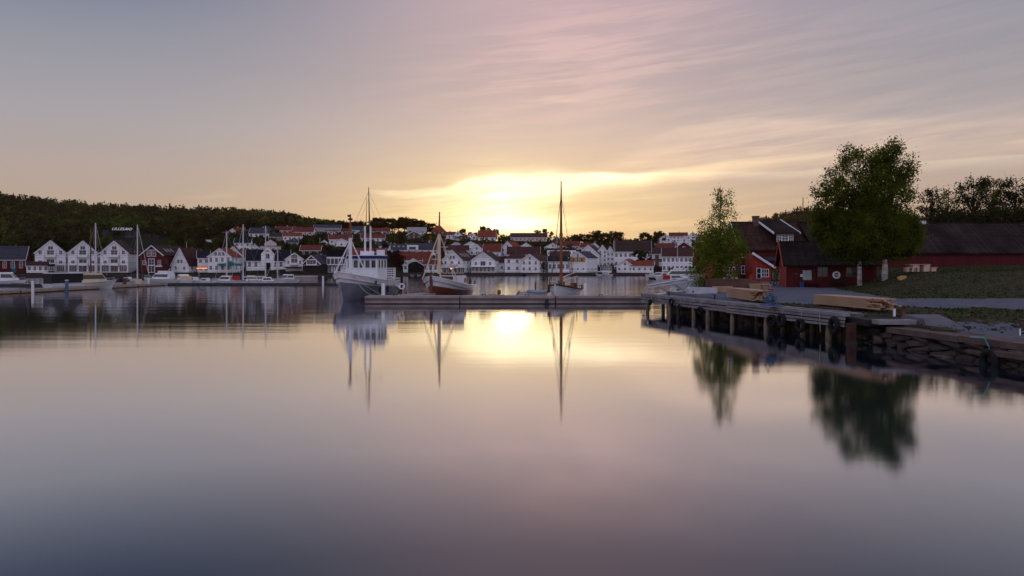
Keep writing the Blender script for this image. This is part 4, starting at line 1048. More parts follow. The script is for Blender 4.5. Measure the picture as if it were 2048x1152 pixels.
for s in (7.4, 8.2, 8.95): q.box(sx(s) - .06, sx(s) + .06, 1.0, 1.1, 3.12, 3.85); q.box(sx(s) - .06, sx(s) + .06, -1.1, -1.0, 3.12, 3.85)
q.build('wheelhouse', wood_brn, t)
for y in (-.73, 0, .73):
    w_ = window(t, 0, 0, .46, .60, nx=1, ny=1); w_.location = (sx(6.69), y, 3.18); w_.rotation_euler[2] = R(90)
for s in (7.1, 7.8, 8.55):
    w_ = window(t, 0, 0, .5, .60, nx=1, ny=1); w_.location = (sx(s), 1.1, 3.18); w_.rotation_euler[2] = R(180)
MB().box(sx(9.3), sx(6.3), -1.45, 1.45, 3.86, 3.97).build('wheelhouse_roof', whitep, t)
MB().ring((sx(6.6), .2, 3.74), .03, .07, 'z', 8, 5).build('lit_lamp', lamp_w, t)
MB().tube([(sx(2.8), 0, 2.2), (sx(2.8), 0, 8.0)], [.24, .19], 10).build('mast', cream, t)
MB().tube([(sx(2.8), 0, 8.0), (sx(2.8), .05, 10.75)], [.14, .08], 8).build('mast_top', wood_mast, t)
q = MB()
for y, s in ((-1.75, 1.6), (1.75, 4.4), (-1.5, 4.4)): q.tube([(sx(2.8), 0, 8.1), (sx(s), y, 2.4)], .07, 6)
q.build('mast_leg', cream, t)
q = MB().tube([(sx(2.8), -1.0, 4.9), (sx(2.8), .1, 4.9)], .04, 5).tube([(sx(4.6), -.7, 2.2), (sx(4.6), -.7, 3.95), (sx(4.6), .9, 3.95), (sx(4.6), 1.3, 2.2)], .05, 5).tube([(sx(2.8), 0, 6.4), (sx(2.8), 1.15, 6.4)], .03, 5)
q.build('derrick_frame', whitep, t)
MB().box(sx(5.6), sx(3.9), -.8, .8, 1.9, 2.75).box(sx(3.4), sx(3.0), -.4, .4, 1.9, 2.6).build('deck_hatch', wood_brn, t)
MB().box(sx(1.6), sx(.9), -.5, .5, 2.6, 3.1).tube([(sx(1.2), -.3, 3.0), (sx(1.2), -.5, 3.7)], .06, 5).build('anchor_winch', dmetal, t)
MB().ring((sx(8.9), 1.28, 2.2), .26, .07, 'y', 14, 5).build('life_ring', redp, t)
q = rail(MB(), [(sx(s), pt(1 - s / L, 1, 1)[1] - .05, sh(1 - s / L)) for s in (9.6, 10.6, 11.6, 12.6)], .5, 1, .04); q.box(sx(12.7), sx(12.4), .6, .9, 1.6, 2.3); q.build('stern_rail', wood_brn, t)
o = MB().ring((0, 0, 0), .12, .22, 'z', 12, 8).build('fender_ball', redp); o.location = (-11.0, 88.0, .3); tag(o, 'red ball fender at the bow of the brown boat', 'fender')

# --- white gaff cutter
bow = Vector((5.0, 87.2, 0)); psi = R(19); L = 9.6
ax = Vector((math.sin(psi), math.cos(psi), 0)); cen = bow + ax * L / 2
t = thing('sailing_cutter', 'white wooden cutter with one very tall varnished mast moored at the pontoon', 'sailing boat', cen, math.atan2(-ax.y, -ax.x))
pt, sh = hull_parts(t, L, 3.6, 1.95, 1.25, 1.25, hullw, mat('black_strake', (.02, .018, .016), .5, .3), .93, .8, .45, .8, wood_brn, -.6, wood_brn, .1, 3.2)
def sx(s): return L / 2 - s
MB().box(sx(.25), sx(-.05), -.06, .06, .1, 2.0).build('stem_post', whitep, t)
zc = 1.4
MB().tube([(sx(2.7), 0, 1.0), (sx(2.7), 0, 9.0), (sx(2.7), 0, 14.25)], [.20, .15, .06], 9).build('mast', wood_mast, t)
MB().tube([(sx(1.2), 0, 2.0), (sx(-1.9), .0, 2.35)], [.10, .06], 7).build('bowsprit', cream, t)
q = MB().tube([(sx(-1.3), -.25, 1.2), (sx(-1.35), -.3, 2.6)], .05, 5).box(sx(-1.1), sx(-1.5), -.5, -.1, 1.7, 1.95); q.build('anchor', wood_brn, t)
MB().tube([(sx(3.0), .1, 2.2), (sx(8.6), .5, 2.75)], [.09, .07], 7).build('boom', cream, t)
MB().tube([(sx(3.0), .1, 2.7), (sx(7.6), .45, 3.25)], [.08, .06], 7).build('gaff', cream, t)
q = MB()
for y in (-1.45, 1.45):
    for s, zt in ((2.5, 8.7), (3.0, 8.7), (3.4, 12.6)): q.tube([(sx(2.7), 0, zt), (sx(s), y * (1 if zt < 10 else 1), 1.8)], .022, 4)
q.tube([(sx(2.7), 0, 12.8), (sx(-1.9), 0, 2.4)], .014, 3).tube([(sx(2.7), 0, 8.9), (sx(.1), 0, 2.0)], .014, 3).tube([(sx(2.7), 0, 13.8), (sx(9.4), 0, 1.9)], .012, 3)
q.build('rigging', wood_brn, t)
q = MB()
for y in (-1.1, 1.15): q.box(sx(2.95), sx(2.45), y - .06, y + .06, 4.6, 5.6) if False else q.tube([(sx(2.7), y * .93, 4.9), (sx(2.7), y * .80, 5.9)], .075, 5)
q.build('sail_tackle_block', dmetal, t)
MB().box(sx(6.2), sx(3.6), -.7, .7, 1.25, 1.75).build('coachroof', wood_mast, t)
MB().tube([(sx(2.7), -.3, 1.2), (sx(2.7), -.35, 2.3)], .1, 6).tube([(sx(2.7), .3, 1.2), (sx(2.7), .38, 2.2)], .1, 6).box(sx(1.8), sx(1.3), -.3, .3, 1.6, 2.05).build('windlass', dmetal, t)
q = rail(MB(), [(sx(s), pt(1 - s / L, 1, 1)[1], sh(1 - s / L)) for s in (4.5, 5.5, 6.5, 7.5, 8.5, 9.3)], .45, 1, .035)
for s in (6.8, 7.4, 8.1, 8.9): q.box(sx(s) - .18, sx(s) + .18, -.3, .3, 1.3, 1.6 + .3 * (s > 8))
q.tube([(sx(8.5), .5, 1.3), (sx(8.0), .6, 2.7)], .05, 5)
q.build('deck_gear', wood_brn, t)

# --- tender on the pontoon behind
t = thing('inflatable_dinghy', 'small grey inflatable dinghy lying beside the cutter bow', 'dinghy', (2.95, 85.2, .95), R(168))
q = MB().tube([(-1.1, -.55, .18), (.5, -.55, .18), (1.15, 0, .22), (.5, .55, .18), (-1.1, .55, .18)], .2, 8); q.build('tube', mat('grey_blue_rubber', (.22, .27, .33), .5, .1), t, smooth=True)
MB().box(-1.1, .6, -.4, .4, .02, .10).build('floor', wood_brn, t)
MB().box(-1.35, -1.1, -.12, .12, .1, .75).build('outboard', dmetal, t)

# --- generic boats
def motorboat(label, px, d, L, yaw, B=None, fb=1.0, cab=(.30, .68, 1.15), canopy=None, hullm=None, cabm=None, fly=False, cat='motorboat', group=None, z=0.0, red=False, name='motorboat'):
    t = thing(name, label, cat, ((px - X0) * d / F, d, z), yaw, group)
    B = B or L * .32; hm = hullm or hullw
    hull_parts(t, L, B, fb * 1.35, fb, fb * .95, hm, hullw, .55, .7, .85, L * .09, metal, -.3)
    a, b, h_ = cab; x0, x1 = -L / 2 + a * L, -L / 2 + b * L; y = B * .36
    q = MB(); z0, z1 = fb - .1, fb + h_
    q.add([(x0, -y, z0), (x1 + h_ * .9, -y * .8, z0), (x1 + h_ * .9, y * .8, z0), (x0, y, z0), (x0 + .1, -y * .85, z1), (x1, -y * .7, z1), (x1, y * .7, z1), (x0 + .1, y * .85, z1)],
          [(0, 1, 5, 4), (1, 2, 6, 5), (2, 3, 7, 6), (3, 0, 4, 7), (4, 5, 6, 7)])
    q.build('cabin', cabm or whitep, t)
    for sd in (-1, 1):
        wz = fb + h_ * .42
        def wp(u, v, sd=sd):
            f = .42 + .38 * v; x = x0 + .3 + (x1 + h_ * .9 * (1 - f) - .15 - x0 - .3) * u; yy = (y + (y * .85 - y) * f) * (1 - u) + (y * .8 + (y * .7 - y * .8) * f) * u
            return (x, sd * (yy + .02), z0 + (z1 - z0) * f)
        MB().grid(wp, 6, 1).build('side_window', glass, t)
    MB().add([(x1 + h_ * .9 * .6 + .02, -y * .70, z0 + (z1 - z0) * .4), (x1 + h_ * .9 * .6 + .02, y * .70, z0 + (z1 - z0) * .4), (x1 + h_ * .9 * .15 + .03, y * .66, z0 + (z1 - z0) * .85), (x1 + h_ * .9 * .15 + .03, -y * .66, z0 + (z1 - z0) * .85)], [(0, 1, 2, 3)]).build('windscreen', glass, t)
    if canopy: MB().box(-L / 2 + .15, x0 + .25, -y * .95, y * .95, fb - .05, fb + h_ * canopy[1]).build('canopy', canopy[0], t)
    if canopy and L > 12: MB().box(-L / 2 + .1, x0 + .6, -y * .97, y * .97, fb + h_ * canopy[1] + .005, fb + h_ * canopy[1] + .12).build('hardtop', whitep, t)
    if fly:
        MB().box(x0 + .2, x1 - .6, -y * .7, y * .7, z1 + .01, z1 + .45).build('flybridge', whitep, t)
        MB().tube([(x0 + .5, -y * .75, z1), (x0 - .1, -y * .75, z1 + .9), (x0 - .1, y * .75, z1 + .9), (x0 + .5, y * .75, z1)], .06, 5).build('radar_arch', whitep, t)
    if red: MB().box(-L / 2 + .3, -L / 2 + 1.5, -y * .8, y * .8, fb, fb + 1.1).build('cover', redp, t)
    q = MB(); pts_ = [(L * .18, B * .36, fb * 1.08), (L * .34, B * .24, fb * 1.2), (L * .46, B * .06, fb * 1.32), (L * .46, -B * .06, fb * 1.32), (L * .34, -B * .24, fb * 1.2), (L * .18, -B * .36, fb * 1.08)]
    rail(q, pts_, .5, 1, .022); q.build('bow_rail', metal, t)
    return t
def sailboat(label, px, d, L, yaw, mast, mastm=None, boomcover=None, cat='sailing boat', lean=0.0, stays=True, group=None):
    t = thing('sailboat', label, cat, ((px - X0) * d / F, d, 0), yaw, group)
    hull_parts(t, L, L * .3, 1.15, .85, .8, hullw, hullw, .8, .8, .6, L * .12, metal, -.3)
    MB().grid(lambda u, v: (-L * .12 + L * .42 * u, (v - .5) * L * .18 * (1 - .4 * u), .75 + .42 * (1 - u * u) * (1 - (2 * v - 1) ** 4)), 8, 6).build('coachroof', whitep, t)
    for sd in (-1, 1): MB().box(-L * .06, L * .12, sd * L * .087 - .01, sd * L * .087 + .01, .9, 1.05).build('side_window', glass, t)
    MB().tube([(L * .08, 0, .8), (L * .08, 0, mast)], [.14, .10], 7).build('mast', mastm or mastw, t)
    MB().tube([(L * .07, 0, 1.75), (-L * .38, 0, 1.7)], .14 if boomcover else .06, 7).build('boom', boomcover or metal, t)
    q = MB()
    if stays:
        q.tube([(L * .08, 0, mast - .1), (L * .49, 0, 1.15)], .05, 4).tube([(L * .08, 0, mast - .1), (-L * .49, 0, .9)], .012, 3)
        for sd in (-1, 1): q.tube([(L * .08, 0, mast - .4), (L * .08, sd * .7, mast * .55), (L * .06, sd * L * .14, .9)], .012, 3)
        q.beam((L * .08, -.7, mast * .55), (L * .08, .7, mast * .55), .04, .04)
    q.build('rigging', metal, t)
    MB().tube([(-L * .47, -.6, .8), (-L * .49, -.6, 1.4), (-L * .49, .6, 1.4), (-L * .47, .6, .8)], .025, 4).build('stern_rail', metal, t)
    return t
def openboat(label, px, d, L, yaw, m_, cat='rowing boat', cover=None, group=None):
    t = thing('open_boat', label, cat, ((px - X0) * d / F, d, 0), yaw, group)
    hull_parts(t, L, L * .34, .62, .45, .45, m_, m_, .6, .6, .8, .35, wood_brn, -.15)
    q = MB()
    for x in (-.2, .12): q.box(L * x, L * x + .25, -L * .14, L * .14, .36, .42)
    q.build('thwart', wood_brn, t)
    if cover: MB().grid(lambda u, v: (-L * .42 + L * .8 * u, (v - .5) * L * .3 * (1 - u ** 3), .45 + .5 * math.sin(math.pi * v) * (1 - u * .6)), 8, 6).build('cover', cover, t)
    return t
# behind the left pontoon
motorboat('white covered cruiser with black canopy and cream hood, the largest boat at the left pontoon', 166, 131, 12.5, R(62), 3.6, 1.15, (.42, .72, 1.75), (canvas, .95), cabm=cream)
motorboat('white workboat with open roof at the far left edge', 14, 158, 7.5, R(10), 2.6, .9, (.35, .6, 1.9), None)
openboat('small white dinghy right of the far-left workboat', 41, 158, 3.2, R(12), hullw, 'dinghy')
t = motorboat('black-canopied motorboat moored right of the covered cruiser', 232, 146, 8.5, R(60), 2.9, .85, (.3, .7, 1.2), (canvas, 1.2), hullm=concd, cabm=canvas)
motorboat('white open cruiser with cream cushions under the slanting mast', 250, 150, 6.5, R(170), 2.6, .9, (.35, .7, 1.0), (cream, .6))
sailboat('sailboat with bare brown mast hidden behind the covered cruiser', 176, 150, 9, R(80), 11.8, wood_brn, stays=False)
sailboat('sailboat with thin white mast between the second and third white gables', 186, 153, 9, R(80), 12.9, mastw)
sailboat('sailboat with tall white mast and long slanting forestay in front of the dark red gable', 270, 160, 10, R(-28), 12.9, mastw, blue)
# behind the dark pontoon
motorboat('large white flybridge yacht, the biggest motorboat in the row', 325, 166, 9.5, R(168), 3.4, 1.15, (.25, .62, 1.45), None, fly=True)
motorboat('white cruiser seen from its stern right of the flybridge yacht', 366, 165, 7.5, R(125), 3.0, 1.1, (.3, .7, 1.2), (cream, .7))
motorboat('small white open motorboat under the orange awning strip', 411, 163, 5, R(175), 2.0, .7, (.35, .62, .8))
motorboat('white cabin boat with a red deck cover', 452, 164, 6.2, R(178), 2.3, .8, (.3, .62, 1.2), red=True)
sailboat('white sailboat with beige sail cover and tall mast beside the red-covered boat', 491, 163, 6.8, R(172), 13.2, mastw, cream)
sailboat('white sailboat whose mast stands before the inn centre bay', 526, 168, 7, R(10), 13.1, mastw, cream)
sailboat('sailboat with short grey mast behind the red-covered cabin boat', 458, 172, 7, R(172), 12.1, mastw, blue)
motorboat('white cabin cruiser with its bow towards the camera', 575, 172, 7, R(-105), 2.6, 1.0, (.3, .6, 1.2))
motorboat('white boat with cream deck seats right of the inn sailboat', 541, 162, 5.5, R(5), 2.2, .8, (.2, .5, .9))
t = thing('floating_dock', 'long pale floating dock box lying behind the cabin cruiser', 'dock', place(608, 0, 205), R(2))
MB().box(-3.4, 3.4, -1.5, 1.5, -.2, 1.3).build('body', conc, t); MB().box(-3.5, 3.5, -1.6, 1.6, 1.31, 1.42).build('top_slab', whitep, t)
motorboat('small white runabout moored between the two cruisers and the orange awning strip', 388, 171, 5.2, R(150), 2.0, .75, (.35, .6, .85))
motorboat('white motorboat with blue canopy behind the sailboat with beige sail cover', 503, 174, 6.0, R(15), 2.3, .8, (.3, .62, 1.1), (blue, 1.1))
sailboat('sailboat with thin mast at the left of the white cabin cruiser', 560, 178, 7, R(175), 8.5, metal, blue)
openboat('small dark dinghy in front of the low white annex', 119, 160, 3.6, R(170), concd, 'dinghy', canvas)
# far quay
openboat('small white boat by the arched boathouse, nearest its opening', 812, 322, 5, R(80), hullw)
openboat('small white boat second from the arched boathouse opening', 826, 322, 5, R(85), hullw)
openboat('small white boat third along the quay from the arched boathouse', 839, 322, 5, R(85), hullw)
openboat('boat with dark blue cover below the broad hipped house', 1050, 320, 6.5, R(80), blue, 'boat', blue)
openboat('low pale flat boat right of the blue-covered boat', 1064, 319, 6.5, R(5), cream)
motorboat('grey motorboat at the quay by the glazed pavilion', 1197, 321, 6, R(100), 2.4, .8, (.3, .65, 1.1), (canvas, .8))
motorboat('white motorboat right of the glazed pavilion', 1212, 320, 6, R(170), 2.4, .7, (.3, .65, 1.0))
motorboat('small white boat below the black-canopied launch near the right harbour', 1303, 300, 5, R(175), 2.0, .6, (.3, .6, .8))
motorboat('dark-hulled launch with black canopy left of the white harbour ferry', 1319, 235, 7.5, R(170), 2.7, .9, (.3, .65, 1.3), (canvas, 1.2), hullm=concd)
motorboat('white cabin boat with two dark windows right of the dark launch', 1337, 215, 8, R(178), 2.8, 1.0, (.25, .7, 1.3))
motorboat('large white motor cruiser behind the small tree with sloping cabin', 1365, 190, 11, R(178), 3.6, 1.4, (.2, .75, 1.8), fly=True)
motorboat('white boat with a red cover in front of the large white cruiser', 1352, 175, 6.5, R(5), 2.4, .9, (.25, .6, 1.2), red=True)
# ferry with high bow just behind the gangway
bow = Vector((22.2, 104, 0)); psi = R(52); L = 12; ax = Vector((math.sin(psi), math.cos(psi), 0)); cen = bow + ax * L / 2
t = thing('passenger_boat', 'white passenger boat with raised bow and row of portholes behind the gangway', 'boat', cen, math.atan2(-ax.y, -ax.x))
pt, sh = hull_parts(t, L, 3.6, 2.35, 1.7, 1.6, mat('dark_boot_top', (.03, .02, .02), .5, .3), hullw, .35, .8, .7, 1.6, whitep, -.4)
MB().box(-4.5, 2.2, -1.3, 1.3, 1.6, 2.9).build('cabin', whitep, t)
for k in range(6):
    w_ = window(t, 0, 0, .55, .5, nx=1, ny=1); w_.location = (-4 + k * 1.1, 1.3, 2.05); w_.rotation_euler[2] = R(180)
q = rail(MB(), [(5.6, .3, 2.2), (4.2, 1.1, 2.0), (2.5, 1.6, 1.8)], .7, 2, .03); q.build('bow_rail', metal, t)
for i, (px, lb) in enumerate(((1258, 'left'), (1281, 'right'))):
    o = MB().ring((0, 0, .1), .12, .28, 'z', 10, 7).build('buoy', lamp_o if False else mat('orange_plastic', (.7, .16, .03), .5, .1)); o.location = place(px, 0, 285); tag(o, lb + ' one of two orange buoys off the orange-roofed house', 'buoy', 'orange buoys in the harbour')

# ------------------------------------------------------------------ pontoons
t = thing('floating_pontoon', 'long pale concrete pontoon running across in front of the three moored boats', 'pontoon', (0, 80, 0))
for k in range(3):
    x0, x1 = -15.7 + k * 10.2, -15.7 + (k + 1) * 10.2 - .13
    MB().box(x0, x1, 0, 3.0, .10, .42).build('float_section', conc, t)
    MB().box(x0 - .01, x1 + .01, -.015, 3.01, -.35, .099).build('wet_waterline_band', concd, t)
    MB().box(x0, x1, -.08, 3.05, .43, .82).build('deck_slab', conc, t)
    MB().box(x0 + .02, x1 - .02, -.14, -.085, .50, .60).build('rubbing_strake', wood_brn, t)
MB().box(-5.9 + 9.4, -5.5 + 9.4, -.25, -.145, .12, .52).build('chain_box', dmetal, t)
q = MB()
for x in (-12.5, -3.0, 1.6, 9.5, 14.0): q.box(x - .18, x - .12, .2, .3, .83, .98).box(x + .12, x + .18, .2, .3, .83, .98).box(x - .25, x + .25, .22, .28, .98, 1.03)
q.build('mooring_cleat', dmetal, t)
for lb, X, Y, L_, wd, ang in (('finger pontoon between the trawler and the brown boat', -13.6, 83.15, 15, 2.6, -12), ('wide finger pontoon between the brown boat and the cutter', .4, 83.15, 13, 3.4, -2)):
    t = thing('finger_pontoon', 'pale ' + lb, 'pontoon', (X, Y, 0), R(ang))
    MB().box(0, wd, 0, L_, -.3, .78).build('float_section', conc, t)
    q = MB()
    for k in range(6): q.box(.1, .2, 1 + k * 2, 1.12 + k * 2, .785, 1.0)
    q.build('mooring_cleat', dmetal, t)
def post(label, px, yt, d, r_, m_, z0=-1.5, cat='mooring post', name='mooring_post', cap=True, group=None):
    t = thing(name, label, cat, ((px - X0) * d / F, d, 0), 0, group); zt = HC + (Y0 - yt) * d / F
    MB().tube([(0, 0, z0), (0, 0, zt)], r_, 12).build('shaft', m_, t, smooth=False)
    if cap: MB().tube([(0, 0, zt), (0, 0, zt + .06), (0, 0, zt + .1)], [r_ * 1.08, r_ * 1.08, r_ * .5], 12).build('cap', whitep, t)
    return t
gp = 'white mooring posts along the pontoons'
post('thick white mooring post in front of the trawler stern', 766.5, 569, 83.3, .20, whitep, group=gp)
post('thick white mooring post just right of the cutter stern', 1170.5, 569, 83.4, .20, whitep, group=gp)
t = post('thin post with a life ring between the trawler and brown boat', 806, 572, 85, .05, metal, .7, 'life ring post', 'life_ring_post', False)
MB().ring((-.12, -.1, 1.75), .28, .07, 'y', 14, 6).build('life_ring', whitep, t)
post('thin dark post on the wide finger pontoon left of the cutter', 1071, 563.5, 92, .09, wood_brn, .7, cap=False)
o = MB().grid(lambda u, v: (.25 * math.sin(math.pi * u) * math.cos(6.283 * v) * (1 + .2 * math.sin(9 * v)), .2 * math.sin(math.pi * u) * math.sin(6.283 * v), .28 + .3 * math.cos(math.pi * u)), 8, 10).build('mooring_buoy', rust, smooth=True)
o.location = place(997.5, 0, 87.0, .75); tag(o, 'rusty round buoy sitting on the pontoon edge below the sun', 'buoy')
MB().box(-1.2, .6, -.3, .3, -.10, -.01).build('plank', wood_brn, o)
# left pontoons
t = thing('floating_pontoon', 'timber-edged pontoon running away from the camera at the left edge', 'pontoon', (-73.2, 100, 0))
for k in range(5):
    MB().box(-2.4, 0, k * 11.7, k * 11.7 + 11.5, -.3, .30).build('float_section', concd, t)
    MB().box(-2.5, .06, k * 11.7, k * 11.7 + 11.5, .31, .52).build('deck_slab', wood_grey, t)
    MB().box(.07, .16, k * 11.7 + .1, k * 11.7 + 11.4, .12, .50).build('edge_beam', mat('pale_timber', (.36, .27, .2), .8, .3), t)
t = thing('floating_pontoon', 'dark low pontoon running across in front of the moored motorboats', 'pontoon', (-73, 159, 0))
for k in range(4): MB().box(k * 9.5, k * 9.5 + 9.4, 0, 2.4, -.3, .46).build('float_section', concd, t)
t = thing('floating_pontoon', 'dark low pontoon at the far left edge behind the timber-edged one', 'pontoon', (-125, 151, 0))
for k in range(4): MB().box(k * 10.4, k * 10.4 + 10.3, 0, 2.2, -.3, .46).build('float_section', concd, t)
for px, yt, d, lb in ((65.5, 563, 112.5, 'white post nearest the camera on the left pontoon'), (297, 557, 152, 'short white post at the far end of the left pontoon'), (646, 553, 158, 'white post at the right end of the dark pontoon')):
    post(lb, px, yt, d, .2, whitep, group=gp)
post('blue-grey post with white cap beside the covered cruiser', 133.5, 561, 122, .26, mat('blue_post', (.08, .12, .20), .5, .2))
post('brown timber post in front of the covered cruiser bow', 197.5, 558, 137, .22, wood_brn, cap=False)
post('stout brown post with pale top by the black-canopied boat', 250, 556, 146, .3, wood_brn)
# ------------------------------------------------------------------ near land on the right
SHY = [8, 20, 29, 37.8, 40, 52.7, 66, 70, 72, 76, 84, 100, 130, 260]
SHX = [25, 22.4, 21.1, 19.6, 18.9, 17.2, 14.6, 14.2, 15.8, 18.8, 22.0, 27.5, 37, 76]
def smooth(a, b, x):
    t = min(1, max(0, (x - a) / (b - a))); return t * t * (3 - 2 * t)
MLY = [40, 56, 80, 88, 100, 130]; MLX = [26.0, 28.6, 34.6, 37.5, 42, 52]
def gz(X, Y):
    z = float(np.interp(Y, [8, 30, 38, 44, 60, 86, 105, 140, 260], [.95, .98, 1.12, 1.55, 1.58, 1.62, 2.1, 2.6, 3.5]))
    if X < 21 and Y > 38: z = max(z, 1.44) if Y > 40 else z
    m_ = X - float(np.interp(Y, MLY, MLX))
    z += (1.85 * smooth(0, 9, m_) + .4 * smooth(9, 30, m_)) * smooth(56, 74, Y)
    z += .05 * math.sin(X * 1.3) * math.sin(Y * 1.1) * (1 if Y < 56 else .6)
    if 24 < X and 36.5 < Y < 43: z += .22 * math.sin((Y - 36.5) / 6.5 * math.pi) * (.6 + .4 * math.sin(X * .9))
    return z
gm_ = MB(); ys = list(np.arange(8, 112, .45)) + list(np.arange(112, 262, 6))
us = [0, .02] + list(np.arange(.4, 34, .45)) + list(np.arange(34, 140, 3.5)); nu = len(us)
for Y in ys:
    sx_ = float(np.interp(Y, SHY, SHX)) + .25 * math.sin(Y * 2.1) + .15 * math.sin(Y * 5.3)
    for i, u in enumerate(us):
        X = sx_ + u; z = gz(X, Y) if i else -2.0
        if i >= 2: z += rnd.uniform(-.03, .03)
        gm_.v.append((X, float(Y), z))
MI = []
for j in range(len(ys) - 1):
    for i in range(nu - 1):
        a = j * nu + i; gm_.f.append((a, a + 1, a + nu + 1, a + nu))
        X, Y = gm_.v[a][0] + .2, ys[j]
        m_ = X - float(np.interp(Y, MLY, MLX)); wob = .5 * math.sin(X * .7) + .3 * math.sin(X * 2.3 + Y)
        lo = float(np.interp(X, [14, 16.5, 18.7, 23.6, 28.7, 40, 60], [60, 51.5, 48.9, 45.6, 43.4, 41.5, 41])) + wob * .5
        gravelly = (Y > lo and ((m_ < 0 + wob * .5 and Y < 101) or Y < 56.5 + wob * .4))
        peb = (Y < 38.5 + wob * 2 and X > 20.5) and Y > 24
        MI.append(1 if gravelly else (2 if peb else 0))
me = gm_.mesh('shore_ground', ground_mat(), True); me.materials.append(gravel); me.materials.append(pebble)
me.polygons.foreach_set('material_index', MI)
link('shore_ground', me, kind='structure')
def on_ground(px, y):
    d = 30.0
    while d < 140:
        X = (px - X0) * d / F
        if HC + (Y0 - y) * d / F <= gz(X, d): break
        d += .1
    return Vector(((px - X0) * d / F, d, gz((px - X0) * d / F, d)))

# grass tufts
r2 = np.random.default_rng(9); TP = []
for _ in range(60000):
    X, Y = r2.uniform(15, 75), 34 + 76 * r2.uniform() ** 1.3
    if X > .72 * Y + 4 or X < np.interp(Y, SHY, SHX) + .4: continue
    m_ = X - float(np.interp(Y, MLY, MLX))
    lo = float(np.interp(X, [14, 16.5, 18.7, 23.6, 28.7, 40, 60], [60, 51.5, 48.9, 45.6, 43.4, 41.5, 41]))
    if Y > lo and ((m_ < .2 and Y < 101) or Y < 56.8): continue
    if Y < 38.5 and r2.uniform() < .85: continue
    TP.append((X, Y, gz(X, Y)))
TP = np.array(TP); n = len(TP)
a = r2.uniform(0, 6.28, n); wv = np.stack([np.cos(a), np.sin(a), np.zeros(n)], 1) * r2.uniform(.03, .10, n)[:, None]
hgt = np.stack([r2.normal(0, .05, n), r2.normal(0, .05, n), r2.uniform(.03, .11, n)], 1)
V = np.stack([TP - wv, TP + wv, TP + hgt + wv * .3, TP + hgt - wv * .3], 1)
o = link('grass', quads_mesh('grass', V, mat('grass_blades', (.022, .028, .008), .8, .5, .35, transl=.3, col2=(.070, .072, .020), spec=.1))); tag(o, 'rough dark grass growing on the mound and verge', 'grass', kind='stuff')

# ------------------------------------------------------------------ timber quay
Q0, Q1 = Vector((11.8, 68.5, 0)), Vector((17.8, 40.0, 0)); QD = (Q1 - Q0).normalized(); QN = Vector((QD.y, -QD.x, 0)); QL = (Q1 - Q0).length
if QN.x > 0: QN = -QN
def qpos(px):      # distance along the quay front seen at a photo column
    k = (px - X0) / F; return (k * Q0.y - Q0.x) / (QD.x - k * QD.y)
t = thing('timber_quay', 'weathered grey timber quay on piles running towards the camera', 'quay', (0, 0, 0))
sb = qpos(1456)
deck = MB(); A = Q0 + QN * .02
def strip(m_, s0, s1, n0, n1, z0, z1):
    ps = [Q0 + QD * s0 - QN * n0, Q0 + QD * s1 - QN * n0, Q0 + QD * s1 - QN * n1, Q0 + QD * s0 - QN * n1]
    m_.add([(p.x, p.y, z) for z in (z0, z1) for p in ps], [(3, 2, 1, 0), (4, 5, 6, 7), (0, 1, 5, 4), (1, 2, 6, 5), (2, 3, 7, 6), (3, 0, 4, 7)]); return m_
strip(deck, .05, QL - .1, .32, 3.4, 1.18, 1.44).build('deck_fill', mat('quay_asphalt', (.13, .12, .13), .9, .25, .8, .02, 8), t)
r_ = random.Random(5)
def boards(s0, s1, z0, z1, off, thick):
    s = s0
    while s < s1 - .3:
        e = min(s1, s + r_.uniform(2.6, 4.8))
        if s1 - e < 1: e = s1
        dz = r_.uniform(-.015, .015); do = r_.uniform(-.02, .03)
        strip(MB(), s + .015, e - .015, -off - do, -off - do + thick, z0 + dz, z1 + dz).build('plank', wood_grey, t)
        s = e
# section A (far) and section B (near, a little further out)
for z0, z1, o1, th in ((1.26, 1.50, .05, .34), (1.03, 1.20, .03, .12), (.79, .97, .03, .12)): boards(0, sb, z0, z1, o1, th)
for z0, z1, o1, th in ((1.32, 1.50, .16, .44), (1.13, 1.27, .15, .12), (.95, 1.08, .15, .12), (.77, .90, .15, .12)): boards(sb + .02, QL, z0, z1, o1, th)
# top edge timbers and the surface boards behind them
s = 0
while s < QL - .2:
    e = min(QL, s + r_.uniform(3, 5)); dz = r_.uniform(0, .02)
    strip(MB(), s + .01, e - .01, .36, .70, 1.45 + dz, 1.53 + dz).build('plank', wood_grey, t); s = e
for k, px in enumerate((1293, 1336, 1384, 1413, 1462, 1531, 1601, 1655)):
    p = Q0 + QD * qpos(px) - QN * .12
    lean = r_.uniform(-.05, .05)
    MB().tube([(p.x, p.y, -1.2), (p.x + lean, p.y, .2), (p.x + lean * .5, p.y, .92)], [.17, .16 + .02 * (k % 2), .14], 10).build('pile', wood_pile, t, smooth=True)
for k in range(9):
    p = Q0 + QD * (1.5 + k * 3.2) - QN * 1.5; MB().tube([(p.x, p.y, -1.2), (p.x, p.y, 1.2)], .16, 8).build('pile', wood_pile, t)
q = MB()
for k in range(18):
    p = Q0 + QD * (.8 + k * 1.6); q.beam(p + Vector((0, 0, .9)), p - QN * 3.2 + Vector((0, 0, .9)), .14, .2)
q.build('joist', wood_pile, t)
# iron bollard, posts
for i, (px, lb) in enumerate(((1326, 'small iron bollard near the gangway end of the quay'), (1415.5, 'dark iron bollard on the quay below the small tree'))):
    s = qpos(px); p = Q0 + QD * s - QN * .55; b_ = thing('bollard', lb, 'bollard', (p.x, p.y, 1.53))
    MB().tube([(0, 0, 0), (0, 0, .28)], .06, 8).build('shaft', dmetal, b_); MB().tube([(0, 0, .28), (0, 0, .36)], .09, 8).build('cap', dmetal, b_)
